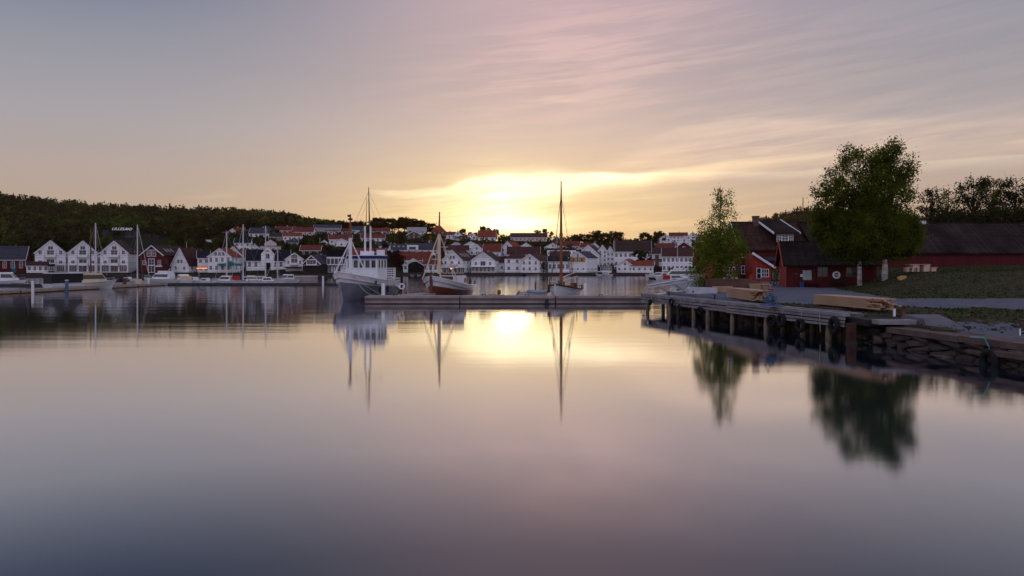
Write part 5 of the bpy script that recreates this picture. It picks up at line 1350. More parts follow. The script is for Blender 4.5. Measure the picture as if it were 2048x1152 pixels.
# end post
p = P(1702, 685, HC * F / (687 - Y0)); t2 = thing('rusty_pile', 'square rust-brown steel pile with pale concrete foot at the quay end', 'pile', (p.x, p.y, 0))
MB().box(-.20, .20, -.17, .17, .12, 1.05).build('shaft', mat('rusted_steel', (.07, .03, .022), .85, .5, 2.5, .02, 10), t2); MB().box(-.24, .24, -.2, .2, -1, .115).build('foot', rock, t2)
# tyres
def tyre(label, px, y, Rr, s_off=.16):
    s = qpos(px); p = Q0 + QD * s + QN * (s_off + .12); d = p.y; z = HC + (Y0 - y) * d / F
    o = thing('tyre_fender', label, 'tyre fender', (p.x, p.y, z), math.atan2(QN.y, QN.x) + R(90) + R(r_.uniform(-12, 12)), 'tyre fenders hung along the timber quay')
    MB().ring((0, 0, 0), Rr * .72, Rr * .28, 'y', 22, 8).build('tread', rubber, o, smooth=True)
    MB().tube([(0, .02, Rr * .5), (0, .14, 1.40 - z)], .02, 5).build('hanging_rope', rope, o)
for a_ in (('tyre fender hung nearest the far corner of the quay', 1306.5, 604, .30), ('tyre fender on the quay left of the low-hung one', 1349, 604, .34), ('low-hung tyre fender right of the second pile', 1365, 615, .30),
           ('tyre fender left of the step in the quay', 1407, 621, .33), ('left tyre of the touching pair on the near quay section', 1551, 642, .42), ('right tyre of the touching pair on the near quay section', 1571, 641, .44),
           ('single tyre fender halfway to the near quay end', 1609, 651, .42), ('largest tyre fender at the near end of the quay', 1677, 651, .52)):
    tyre(*a_)
s = qpos(1647); p = Q0 + QD * s + QN * .22
o = MB().tube([(p.x, p.y, 1.5), (p.x - .02, p.y, 1.1), (p.x + .02, p.y, .35)], .022, 5).build('hanging_rope', rope); tag(o, 'pale rope hanging down the quay front left of the largest tyre', 'rope')

# landing ledge and granite wall to the right
t = thing('landing_ledge', 'dark sunken timber ledge between the quay and the stone wall', 'ledge', (0, 0, 0))
MB().box(18.1, 21.5, 38.2, 40.6, .95, 1.28).build('beam', mat('tarred_timber', (.03, .026, .024), .8, .4), t)
MB().box(18.3, 20.2, 37.4, 38.15, 1.10, 1.32).build('beam', wood_grey, t)
o = MB().add([(20.2, 36.4, .95), (22.2, 36.6, .95), (23.4, 39.6, 1.1), (20.4, 39.8, 1.1), (20.3, 37.0, 1.42), (21.4, 37.3, 1.45), (22.3, 39.2, 1.5), (20.5, 39.2, 1.5)],
             [(3, 2, 1, 0), (4, 5, 6, 7), (0, 1, 5, 4), (1, 2, 6, 5), (2, 3, 7, 6), (3, 0, 4, 7)]).build('concrete_ramp', mat('purple_grey_concrete', (.13, .115, .13), .9, .3, .8, .03, 8)); tag(o, 'low grey sloping concrete block at the left end of the stone wall', 'ramp')
t = thing('stone_wall', 'rough granite quay wall with pale slab top at the right edge', 'wall', (0, 0, 0))
SL = [Vector((18.75, 37.6, 0)), Vector((19.15, 34.0, 0)), Vector((19.75, 29.2, 0)), Vector((20.6, 23.5, 0)), Vector((22.0, 16.0, 0)), Vector((23.5, 9.0, 0))]
def slp(s):      # point at arclength
    for a, b in zip(SL[:-1], SL[1:]):
        l = (b - a).length
        if s <= l: return a.lerp(b, s / l), (b - a).normalized()
        s -= l
    return SL[-1].copy(), (SL[-1] - SL[-2]).normalized()
s = 0.0; k = 0
while s < 26:
    l = r_.uniform(1.8, 3.0); a_, d_ = slp(s); b_, _ = slp(s + l - .03); n_ = Vector((-d_.y, d_.x, 0)); n_ = n_ if n_.x > 0 else -n_
    z1 = .98 + r_.uniform(-.02, .03); wd = 1.35
    ps = [a_, b_, b_ + n_ * wd, a_ + n_ * wd]
    MB().add([(q_.x, q_.y, z) for z in (z1 - .27, z1) for q_ in ps], [(3, 2, 1, 0), (4, 5, 6, 7), (0, 1, 5, 4), (1, 2, 6, 5), (2, 3, 7, 6), (3, 0, 4, 7)]).build('slab', rockl, t)
    s += l; k += 1
def stone_mesh(seed):
    q_ = random.Random(seed); m_ = MB(); nn = 8
    def fn(u, v):
        a = u * 2 * math.pi; b = v * math.pi
        x, y, z = math.cos(a) * math.sin(b), math.sin(a) * math.sin(b), math.cos(b)
        f = lambda c: math.copysign(abs(c) ** .55, c)
        w_ = 1 + .16 * math.sin(a * 2 + seed) * math.sin(b * 3 + seed * 2)
        return (.5 * f(x) * w_, .5 * f(y) * w_, .5 * f(z) * w_)
    m_.grid(fn, nn, 6); return m_.mesh('stone', rock if seed % 3 else rockl, False)
SM = [stone_mesh(i) for i in range(6)]
for row, (z, hh, inn) in enumerate(((.60, .27, .12), (.36, .30, .22), (.10, .30, .05), (-.16, .30, -.12))):
    s = r_.uniform(-.3, .1)
    while s < 24:
        l = r_.uniform(.4, 1.9) if row else r_.uniform(.7, 2.4); a_, d_ = slp(max(0, s + l / 2)); n_ = Vector((-d_.y, d_.x, 0)); n_ = n_ if n_.x > 0 else -n_
        p = a_ + n_ * (inn + .25 + r_.uniform(-.08, .08))
        o = link('stone', SM[r_.randrange(6)], t, (p.x, p.y, z + r_.uniform(-.07, .07)))
        o.rotation_euler = (r_.uniform(-.2, .2), r_.uniform(-.22, .22), math.atan2(d_.y, d_.x) + r_.uniform(-.15, .15)); o.scale = (l * 1.02, .75, hh * r_.uniform(.9, 1.25))
        s += l
# rubble below the ledge
for i in range(40):
    o = link('stone', SM[r_.randrange(6)], t, (18.6 + r_.uniform(0, 1.8), 37.6 + r_.uniform(0, 2.6), r_.uniform(-.2, .7))); o.scale = (r_.uniform(.4, .9), r_.uniform(.4, .8), r_.uniform(.25, .5)); o.rotation_euler = (0, 0, r_.uniform(0, 3))
a_, d_ = slp(9.3)
MB().box(-1.9, 2.5, -.35, .3, .42, .62, Matrix.Translation(a_) @ Matrix.Rotation(math.atan2(d_.y, d_.x), 4, 'Z')).build('lower_slab', rockl, t)
# rocky bank in the shade under the timber quay
t = thing('rock_bank', 'dark boulders in the shade under the timber quay', 'rocks', (0, 0, 0))
for i in range(90):
    s = r_.uniform(5, QL); p = Q0 + QD * s - QN * r_.uniform(1.7, 2.9)
    o = link('boulder', SM[r_.randrange(6)], t, (p.x, p.y, r_.uniform(-.2, .6))); o.scale = (r_.uniform(.5, 1.2), r_.uniform(.5, 1), r_.uniform(.4, .8)); o.rotation_euler = (0, r_.uniform(-.3, .3), r_.uniform(0, 3))
a_, d_ = slp(7.35)
o = thing('tyre_fender', 'half-sunk tyre hung by a turquoise rope from the stone wall', 'tyre fender', (a_.x - .32, a_.y, .18), math.atan2(d_.y, d_.x))
MB().ring((0, 0, 0), .36, .15, 'y', 22, 8).build('tread', rubber, o, smooth=True)
MB().tube([(.0, .1, .40), (.12, -.15, .62), (.05, .35, .98), (0.1, 1.1, 1.0), (-.1, 1.3, 1.02)] if False else [(0, 0, .44), (.1, -.12, .60), (.12, -.34, .97), (.2, -1.0, 1.0)], .022, 6).build('turquoise_rope', rope_t, o)
# pebbles and washed-up stones
t = thing('shore_stones', 'loose pale stones scattered behind the slab wall', 'stones', (0, 0, 0)); t['group'] = 'beach stones'
for i in range(120):
    Y = r_.uniform(28, 40.5); X = r_.uniform(21.5, 23 + Y * .25)
    o = link('stone', SM[r_.randrange(6)], t, (X, Y, gz(X, Y) + .02)); sc_ = r_.uniform(.08, .3); o.scale = (sc_, sc_ * r_.uniform(.6, 1), sc_ * .6); o.rotation_euler[2] = r_.uniform(0, 3)
for px, yt, yb, w__, m_, lb in ((1788.5, 622, 632, .10, whitep, 'small white peg beside the long lumber stack'), (1806, 624, 632, .22, wood_brn, 'short brown stump right of the white peg'), (2052, 640, 658, .4, rockl, 'pale concrete block at the right edge by the pebbles'), (2040, 660, 671, .05, whitep, 'short white stake on the slab at the right edge')):
    p = on_ground(px, yb); o = thing('marker_post', lb, 'post', p); h_ = (yb - yt) * p.y / F
    MB().box(-w__ / 2, w__ / 2, -w__ / 2, w__ / 2, -.1, h_).build('shaft', m_, o); MB().box(-w__ * .6, w__ * .6, -w__ * .6, w__ * .6, h_ + .002, h_ + .04).build('cap', m_, o)

# ------------------------------------------------------------------ gangway
p0 = Vector(((1288 - X0) * 75 / F, 75, 1.0)); p1 = Vector(((1402 - X0) * 75.5 / F, 75.5, 1.72))
t = thing('gangway', 'aluminium gangway with truss rails leading down to the pontoon', 'gangway', p0, 0)
dv = p1 - p0; Lg = dv.length; e1 = dv.normalized()
for off in (0, 1.2):
    def gp_(s, z): return Vector(e1 * s) + Vector((0, off, z))
    q = MB(); q.tube([gp_(0, 0), gp_(Lg, 0)], .08, 5)
    q.tube([gp_(.5, 1.05), gp_(Lg * .98, 1.25)], .06, 5).tube([gp_(.3, .75), gp_(Lg * .98, .95)], .05, 5).tube([gp_(0, 0), gp_(.5, 1.05)], .06, 5)
    q.build('rail', metal, t)
    q = MB()
    for s0, s1 in ((.5, 1.25), (2.7, 1.6), (2.7, 3.2), (4.2, 3.2), (4.2, 5.0), (5.6, 5.0)): q.tube([gp_(s0 if s0 != .5 else .35, 0) if s0 == .5 else gp_(s0, 0), gp_(s1, .85)], .05, 4)
    q.build('brace', metal, t)
MB().beam(Vector((0, .6, .03)), Vector(e1 * Lg) + Vector((0, .6, .03)), 1.1, .06).build('walkway', metal, t)

# ------------------------------------------------------------------ lumber
def lumber(label, p, ang, L_, nw, nl, bw, bh, ragged, seed):
    t = thing('lumber_stack', label, 'lumber stack', p, ang); q_ = random.Random(seed)
    me_ = MB().box(-.5, .5, -.5, .5, -.5, .5).mesh('plank', wood_new)
    MB().box(.5, .6, 0, nw * bw, -.0, .10).box(L_ * .7, L_ * .7 + .1, 0, nw * bw, 0, .10).build('bearer', wood_brn, t)
    for j in range(nl):
        for i in range(nw):
            e0 = q_.uniform(-.02, .02); e1_ = q_.uniform(-ragged, .1) if q_.random() < .75 else q_.uniform(0, ragged * .6)
            o = link('plank', me_, t, ((e0 + L_ + e1_) / 2, (i + .5) * bw, .10 + (j + .5) * bh)); o.scale = (L_ + e1_ - e0, bw * .92, bh * .80)
            o.rotation_euler[2] = q_.uniform(-.004, .004)
    return t
lumber('long stack of fresh pale boards on the grass by the gravel road', (19.0, 47.2, gz(19.2, 46)), R(-83.5), 6.3, 8, 7, .17, .085, .9, 1)
lumber('front stack of fresh pale boards on the quay behind the step', (16.75, 58.6, 1.52), R(-91), 6.9, 7, 9, .15, .082, .8, 2)
p = on_ground(1431, 587); lumber('short stack of fresh timber behind the front board stack, left of it', (p.x, p.y + 1, p.z), R(-15), 1.7, 6, 8, .15, .062, .1, 3)
p = on_ground(1462, 583); lumber('low stack of boards half hidden behind the front stack', (p.x + 1.0, p.y + .5, p.z), R(-60), 3.0, 6, 11, .15, .062, .5, 4)
t = thing('concrete_block', 'long pale concrete block lying on the quay left of the timber', 'block', on_ground(1377, 588), R(4))
MB().prism([(0, 0), (2.6, 0), (2.6, .55), (.25, .62), (0, .45)], .7, 'y').build('body', mat('pale_concrete', (.42, .42, .46), .8, .15, 1.5, .01, 12), t)
MB().box(.35, .47, -.02, 0, .15, .3).build('lifting_eye', dmetal, t)
MB().box(0, 0, 0, 0, 0, 0)
# tangle of blue-grey winch and chain
p = on_ground(1541, 611); t = thing('winch', 'blue-grey iron winch with chain beside the board stack', 'winch', p, R(20))
q = MB()
for k in range(26):
    a = r_.uniform(0, 6.28); q.tube([(r_.uniform(-.35, .35), r_.uniform(-.3, .3), r_.uniform(.05, .7)), (r_.uniform(-.45, .45), r_.uniform(-.3, .3), r_.uniform(.05, .95))], .028, 5)
q.build('frame', mat('blue_grey_iron', (.10, .14, .18), .6, .4), t)
MB().tube([(-.3, 0, .35), (.3, 0, .35)], .2, 12).build('drum', mat('blue_iron', (.06, .11, .18), .5, .3), t)
MB().box(-.5, .5, -.4, .4, 0, .07).build('base_plate', bluep, t)
# overturned hull and tarpaulin
p = on_ground(1484, 584); t = thing('upturned_boat', 'large rusty-brown boat hull turned upside down behind the lumber', 'boat', (p.x + .4, p.y + 2.5, p.z), R(-6))
MB().grid(lambda u, v: (-3.2 + 6.4 * u, 1.15 * math.cos(math.pi * v) * (1 - abs(2 * u - 1) ** 4 * .8), 1.15 * math.sin(math.pi * v) ** .7 * (1 - max(0, 2 * u - 1) ** 3.0 * .75)), 18, 12).build('hull', mat('rust_brown_hull', (.07, .03, .022), .6, .4, 1.2), t, smooth=True)
MB().box(-3, 2.8, -.06, .06, 1.13, 1.22).build('keel', wood_brn, t)
p = on_ground(1463, 568); t = thing('tarpaulin_heap', 'white tarpaulin heap in front of the red house', 'tarpaulin', p, 0)
MB().grid(lambda u, v: (1.9 * (u - .5) * 2 * math.sin(math.pi * v) ** .5, 1.0 * -math.cos(math.pi * v), (1.0 - .35 * u) * abs(math.sin(math.pi * u)) ** .6 * math.sin(math.pi * v) ** .6 * (1 + .15 * math.sin(17 * u + 8 * v))), 18, 10).build('cloth', mat('tarpaulin', (.6, .56, .58), .6, .2, 1.5), t, smooth=True)
MB().ring((0, -.2, .35), 1.35, .03, 'z', 16, 4).build('tie_rope', rope, t)

# ------------------------------------------------------------------ red shed
p = on_ground(1573, 575.5); p = Vector(((1573 - X0) * 86 / F, 86, gz(31.5, 86)))
t = thing('red_shed', 'low dark red boat shed with mossy tile roof and a round ring sign', 'shed', p, R(-11.3)); ws_ = 9.6; dps = 5.2; ze = 2.75; zr = 5.1
def wall_boards(root, x0, x1, y0, y1, z0, z1f, m_, bw_=.42):
    """separate upright boards on a front wall (normal -y) or side wall"""
    n_ = int(round((x1 - x0) / bw_)) if y0 == y1 else int(round((y1 - y0) / bw_))
    for k in range(n_):
        if y0 == y1:
            a, b = x0 + (x1 - x0) * k / n_, x0 + (x1 - x0) * (k + 1) / n_; zz = z1f((a + b) / 2)
            MB().box(a + .012, b - .012, y0 - .035 - .008 * (k % 2), y0 - .003, z0, zz).build('board', m_, root)
        else:
            a, b = y0 + (y1 - y0) * k / n_, y0 + (y1 - y0) * (k + 1) / n_; zz = z1f((a + b) / 2)
            MB().box(x0 - .035, x0 - .003, a + .012, b - .012, z0, zz).build('board', m_, root)
q = MB().prism([(0, -.3), (dps, -.3), (dps, ze), (dps / 2, zr), (0, ze)], ws_, 'x', 0); q.build('wall', redw, t)
wall_boards(t, 0, ws_, 0, 0, 0, lambda x: ze - .02, redw, .40)
wall_boards(t, 0, 0, 0, dps, 0, lambda y: ze + (zr - ze) * (1 - abs(y - dps / 2) / (dps / 2)) - .1, redlit, .40)  # light on this end put into its brighter red
def tile_roof(root, w_, dep, ze, zr, m_, over=.45, tw=.62, x0=0.0, cells=None):
    """front slope built as courses of tiles"""
    sl = math.hypot(dep / 2 + over, (zr - ze) * (1 + over / (dep / 2))); ang = math.atan2(zr - ze, dep / 2)
    b = MB()
    for s in (0, 1):
        y1 = -over if s == 0 else dep + over; zz = ze - (zr - ze) / (dep / 2) * over
        pp = [(dep / 2, zr + .02), (y1, zz + .02), (y1, zz + .14), (dep / 2, zr + .16)]
        if s == 0: pp = pp[::-1]
        b.prism(pp, w_ + 2 * over, 'x', x0 - over)
    roof = b.build('roof', m_, root)
    nr = max(4, int(sl / .75)); nc = int((w_ + 2 * over) / tw)
    tiles = MB(); M0 = Matrix.Translation((0, -over, ze - (zr - ze) / (dep / 2) * over + .15)) @ Matrix.Rotation(ang, 4, 'X')
    for j in range(nr):
        for i in range(nc):
            a = x0 - over + (w_ + 2 * over) * i / nc; c_ = sl * j / nr; wv = (w_ + 2 * over) / nc
            hh = .04 + r_.uniform(0, .035)
            tiles.box(a + .02, a + wv - .02, c_, c_ + sl / nr - .03, .0, hh, M0)
    o = tiles.build('tile_courses', m_, roof); o['kind'] = 'stuff'
    MB().beam((x0 - over, dep / 2, zr + .2), (x0 + w_ + over, dep / 2, zr + .2), .3, .14).build('ridge_cap', m_, roof)
    return roof
tile_roof(t, ws_, dps, ze, zr, roof_old)
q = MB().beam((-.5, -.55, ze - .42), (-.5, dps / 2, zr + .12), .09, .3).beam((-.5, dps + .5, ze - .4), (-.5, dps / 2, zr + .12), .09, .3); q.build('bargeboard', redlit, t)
window(t, 3.9, 1.25, 1.0, 1.05, -.04, nx=2, ny=1, fm=brownw)
w2 = window(t, 7.0, 1.35, 1.05, .85, -.04, nx=2, ny=2, fm=mat('olive_frame', (.18, .14, .05), .7, .2))
MB().box(1.75, 2.7, -.10, -.05, .75, 1.95).build('notice_board', mat('notice_grey_green', (.34, .40, .40), .6, .15, 3), t)
MB().box(1.50, 1.73, -.10, -.05, 1.2, 1.5).build('notice_plate', whitep, t)
MB().box(.75, 1.2, -.09, -.05, 1.5, 1.6).build('name_plate', mat('purple_plate', (.10, .05, .10), .6, .1), t)
sg = MB().ring((5.35, -.11, 1.42), .33, .10, 'y', 26, 6, .3).build('ring_sign', whitep, t)
MB().tube([(5.35, -.05, 1.42), (5.35, -.09, 1.42)], .28, 20).build('ring_centre', mat('navy_disc', (.02, .02, .04), .6, .1), sg); MB().box(5.12, 5.58, -.125, -.095, 1.38, 1.47).build('ring_bar', whitep, sg)
def bench(label, par, x0, x1, y, m_):
    b_ = thing('bench', label, 'bench', t.matrix_basis @ Vector(((x0 + x1) / 2, y, 0)) if par else p, R(-11.3)); l = (x1 - x0) / 2
    MB().box(-l, l, -.2, .2, .42, .48).build('seat', m_, b_)
    for x in (-l * .8, l * .8): MB().box(x - .04, x + .04, -.18, .18, 0, .418).build('leg', m_, b_)
t.matrix_basis
M = Matrix.Translation(t.location) @ Matrix.Rotation(R(-11.3), 4, 'Z')
for lb, x0, x1, y, m_ in (('dark red bench under the notice board of the shed', 1.4, 3.6, -.5, redw), ('low dark bench below the ring sign on the shed', 4.6, 6.2, -.5, blackw)):
    c = M @ Vector(((x0 + x1) / 2, y, 0)); c.z = gz(c.x, c.y); b_ = thing('bench', lb, 'bench', c, R(-11.3)); l = (x1 - x0) / 2
    MB().box(-l, l, -.2, .2, .42, .48).build('seat', m_, b_); MB().box(-l, l, .19, .24, .55, .85).build('backrest', m_, b_)
    for x in (-l * .8, l * .8): MB().box(x - .04, x + .04, -.18, .2, 0, .418).build('leg', m_, b_)
c = M @ Vector((1.55, -.75, 0)); o = thing('waste_bin', 'bright blue plastic bin in front of the red shed', 'bin', (c.x, c.y, gz(c.x, c.y)))
MB().tube([(0, 0, 0), (0, 0, .55)], [.2, .25], 14).build('body', bluep, o); MB().tube([(0, 0, .551), (0, 0, .60)], .27, 14).build('lid', bluep, o)
# anchor-like dark trestle and green plant at the shed corner
p = on_ground(1556, 571); t = thing('anchor', 'old dark iron anchor leaning at the left corner of the shed', 'anchor', (p.x, p.y - .3, p.z))
MB().tube([(-.7, 0, .05), (.1, 0, 2.3)], .07, 6).tube([(.0, 0, 2.2), (.25, 0, 2.3)], .05, 5).build('shank', dmetal, t)
MB().tube([(-1.1, 0, .5), (-.85, 0, .12), (-.5, 0, .06), (-.1, 0, .3)], .06, 6).build('flukes', dmetal, t)
# ------------------------------------------------------------------ red house
d = 104.0
def lx(px, dd=d): return (px - X0) * dd / F
def zz(y, dd=d): return HC + (Y0 - y) * dd / F
gzh = 2.0
t = thing('red_house', 'large dark red wooden house with white windows and broad dormer', 'house', (lx(1483), d, gzh), R(-2))
wl = lx(1650) - lx(1483); dp = 9.0; ze = zz(497) - gzh; zr = zz(447, d + 4.5) - gzh
MB().prism([(0, -.5), (dp, -.5), (dp, ze), (dp / 2, zr), (0, ze)], wl, 'x', 0).build('wall', redw, t)
wall_boards(t, 0, wl, 0, 0, 0, lambda x: ze - .02, redw, .5)
rf = tile_roof(t, wl, dp, ze, zr, roof_oldr, .4, .7)
MB().beam((-.42, -.5, ze - .35), (-.42, dp / 2, zr + .15), .1, .3).beam((-.42, dp + .5, ze - .35), (-.42, dp / 2, zr + .15), .1, .3).build('bargeboard', whitep, t)
cx = lx(1528) - lx(1483); MB().box(cx - .4, cx + .4, dp / 2 - .8, dp / 2, zr - 2.2, zr + .9).box(cx - .46, cx + .46, dp / 2 - .86, dp / 2 + .06, zr + .9, zr + 1.05).build('chimney', brick, rf)
# dormer
a, b = lx(1548) - lx(1483), lx(1593) - lx(1483); z0, z1 = zz(491) - gzh, zz(470) - gzh
dm = MB().prism([(a + .6, z0 - .5), (b - .3, z0 - .5), (b - .3, z1 + .25), (a + .6, z1 + .25)], 4.5, 'y', .25).build('dormer', redw, t)
MB().add([(a - .1, -.15, z1 + .15), (b + .35, -.15, z1 + .15), (b - .9, dp / 2, zr + .35), (a - 1.2, dp / 2, zr + .35), (a - .1, -.15, z1 + .33), (b + .35, -.15, z1 + .33), (b - .9, dp / 2, zr + .53), (a - 1.2, dp / 2, zr + .53)],
         [(3, 2, 1, 0), (4, 5, 6, 7), (0, 1, 5, 4), (1, 2, 6, 5), (2, 3, 7, 6), (3, 0, 4, 7)]).build('dormer_roof', roof_old, dm)
q = MB().beam((a - .12, -.2, z1 + .22), (a - 1.25, dp / 2, zr + .5), .1, .25).beam((b + .37, -.2, z1 + .22), (b - .9, dp / 2, zr + .5), .1, .25); q.build('dormer_bargeboard', whitep, dm)
for px, w_, zb_, h_ in ((1558.5, .55, 483, 1.0), (1570, .75, 486, 1.2), (1581.5, .55, 483, 1.0)):
    window(t, lx(px) - lx(1483), zz(zb_) - gzh, w_, h_, .25, nx=2, ny=3)
MB().box(lx(1570) - lx(1483) - .45, lx(1570) - lx(1483) + .45, .15, .24, zz(488.5) - gzh, zz(486.5) - gzh).build('dormer_panel', whitep, dm)
for px, y0, y1, w_ in ((1491, 514, 502, 1.0), (1491, 547, 532, 1.05)):
    window(t, lx(px) - lx(1483), zz(y0) - gzh, w_, (y0 - y1) * d / F, -.05, nx=3, ny=2)
# lean-to wing with white bargeboard
t2 = thing('red_lean_to', 'bright red lean-to with sloping white bargeboard in front of the red house', 'lean-to', (lx(1503, 101), 100.5, gzh - .1), 0)
w3 = lx(1540, 101) - lx(1503, 101); zt, zl = zz(505, 101) - gzh, zz(532, 101) - gzh
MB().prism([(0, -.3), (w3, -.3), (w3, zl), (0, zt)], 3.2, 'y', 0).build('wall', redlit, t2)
MB().add([(-.1, -.3, zt + .05), (w3 + .4, -.3, zl - .15), (w3 + .4, 3.3, zl - .15), (-.1, 3.3, zt + .05), (-.1, -.3, zt + .2), (w3 + .4, -.3, zl), (w3 + .4, 3.3, zl), (-.1, 3.3, zt + .2)],
         [(3, 2, 1, 0), (4, 5, 6, 7), (0, 1, 5, 4), (1, 2, 6, 5), (2, 3, 7, 6), (3, 0, 4, 7)]).build('roof', roof_blk, t2)
MB().beam((-.15, -.36, zt + .02), (w3 + .45, -.36, zl - .16), .09, .3).build('bargeboard', whitep, t2)
window(t2, lx(1515, 101) - lx(1503, 101), .4 + .1, .5, 1.35, -.03, nx=1, ny=2); window(t2, lx(1527.5, 101) - lx(1503, 101), .75, .85, .95, -.03, nx=3, ny=2)
t3 = thing('red_annex', 'dark red annex with grey roof between the lean-to and the shed', 'annex', (lx(1538, 102), 102, gzh - .1), 0)
w4 = lx(1580, 102) - lx(1538, 102)
MB().box(0, w4, 0, 5, -.3, zz(518, 102) - gzh).build('wall', redw, t3); MB().add([(-.2, -.3, zz(520, 102) - gzh), (w4, -.3, zz(520, 102) - gzh), (w4, 5, zz(500, 107) - gzh), (-.2, 5, zz(500, 107) - gzh)], [(0, 1, 2, 3)]).build('roof', roof_sla, t3)
window(t3, .95, .45, .8, .7, -.03, nx=2, ny=2)
# left wing, brighter red with white windows
t4 = thing('red_wing', 'orange-red wing with white windows behind the small tree', 'house', (lx(1436, 100), 100, gzh - .1), 0)
w5 = lx(1472, 100) - lx(1436, 100); MB().box(0, w5, 0, 8, -.3, zz(520, 100) - gzh).build('wall', mat('orange_red_board', (.42, .07, .035), .65, .2, .9, stripes=('x', .2, .02)), t4)
MB().prism([(-.2, zz(520, 100) - gzh), (w5 + .2, zz(520, 100) - gzh), (w5 / 2, zz(505, 100) - gzh)], 8, 'y', -.2).build('roof', roof_red, t4)
for px in (1452, 1464): window(t4, lx(px, 100) - lx(1436, 100), zz(548, 100) - gzh, .65, .95, -.03, nx=2, ny=2)
for px in (1448, 1462): window(t4, lx(px, 100) - lx(1436, 100), zz(528, 100) - gzh, .6, .6, -.03, nx=2, ny=2)
# fence/low wall in front
o = MB().box(lx(1515, 97), lx(1556, 97), 97, 97.4, 1.2, zz(564.5, 97)).build('low_wall', conc); tag(o, 'low pale concrete wall before the red lean-to', 'wall')
o = MB().box(lx(1500, 99), lx(1507, 99), 99, 99.6, 1.6, zz(549, 99)).build('red_cabinet', redlit); tag(o, 'small bright red cabinet left of the lean-to door', 'cabinet')
# ------------------------------------------------------------------ long red barn
d = 104.0
t = thing('red_barn', 'very long dark red barn with mossy tile roof at the right', 'barn', (lx(1636, 102), 102, 2.2), R(1.0))
wl = 56.0; dp = 11.0; ze = zz(503, 102) - 2.2; zr = zz(448.5, 107.5) - 2.2
MB().prism([(0, -1), (dp, -1), (dp, ze), (dp / 2, zr), (0, ze)], wl, 'x', 0).build('wall', redw, t)
wall_boards(t, 0, 46, 0, 0, -.5, lambda x: ze - .02, redw, .36)
rf = tile_roof(t, wl, dp, ze, zr, roof_old, .5, .72)
# a diagonal patch of redder replacement tiles
sl = (zr - ze) / (dp / 2); q = MB()
for k in range(12):
    u = k / 12; x = lx(1893 - 21 * (1 - u) * 1.0, 104) - lx(1636, 102) - 0.0; y = -.3 + (dp / 2) * u; z = ze + sl * y + .24
    q.box(x, x + .9, y, y + dp / 24 + .15, z, z + .06)
q.build('replacement_tiles', roof_oldr, rf)
for px, w_, m_ in ((1745, 1.9, glass), (1764, 1.0, None)):
    if m_: window(t, lx(px - 4, 102) - lx(1636, 102), zz(557, 102) - 2.2, w_, 1.35, -.05, nx=4, ny=1, fm=brownw)
MB().box(lx(1779, 102) - lx(1636, 102), lx(1788, 102) - lx(1636, 102), -.12, -.05, zz(549, 102) - 2.2, zz(543, 102) - 2.2).build('white_sign', whitep, t)
MB().tube([(lx(1853, 107) - lx(1636, 102), dp / 2, zr), (lx(1853, 107) - lx(1636, 102), dp / 2, zr + .5)], .45, 10).build('roof_vent', mat('zinc', (.5, .52, .56), .4, .1), rf)

# ------------------------------------------------------------------ picnic table and stone
c = Vector((lx(1836, 77), 77.0, 0)); c.z = gz(c.x, c.y) + .10
t = thing('picnic_table', 'pale wooden picnic table with benches on the grass mound', 'picnic table', c, R(8))
pw = mat('pale_planed_wood', (.50, .36, .27), .7, .2, 2.0)
for k in range(5): MB().box(-1.15, 1.15, -.42 + k * .17, -.27 + k * .17, .72, .77).build('top_plank', pw, t)
for x in (-.45, .75): MB().box(x - .35, x + .35, -.35, .35, .0, .715).build('trestle', pw, t)
for y, x0_, x1_ in ((-.75, -1.85, -.4), (.75, -1.0, 1.2)): MB().box(x0_, x1_, y - .16, y + .16, .42, .47).build('seat', pw, t)
MB().box(1.05, 1.75, -.6, .5, .42, .47).build('seat', pw, t)
for x, y in ((-1.75, -.75), (-1.2, -.75), (-.6, -.75), (-.9, .75), (1.1, .75)): MB().box(x - .09, x + .09, y - .14, y + .14, 0, .418).build('leg', pw, t)
MB().box(1.15, 1.70, -.5, .4, 0, .418).build('leg', pw, t)
c = Vector((lx(1804, 73), 73.0, 0)); c.z = gz(c.x, c.y)
o = link('boulder', SM[2].copy(), None, c + Vector((0, 0, .12))); o.data.materials.clear(); o.data.materials.append(mat('ochre_stone', (.42, .24, .10), .8, .2)); o.scale = (.85, .5, .5); o.rotation_euler = (0, -.15, 0); tag(o, 'ochre-coloured stone lying left of the picnic table', 'stone')

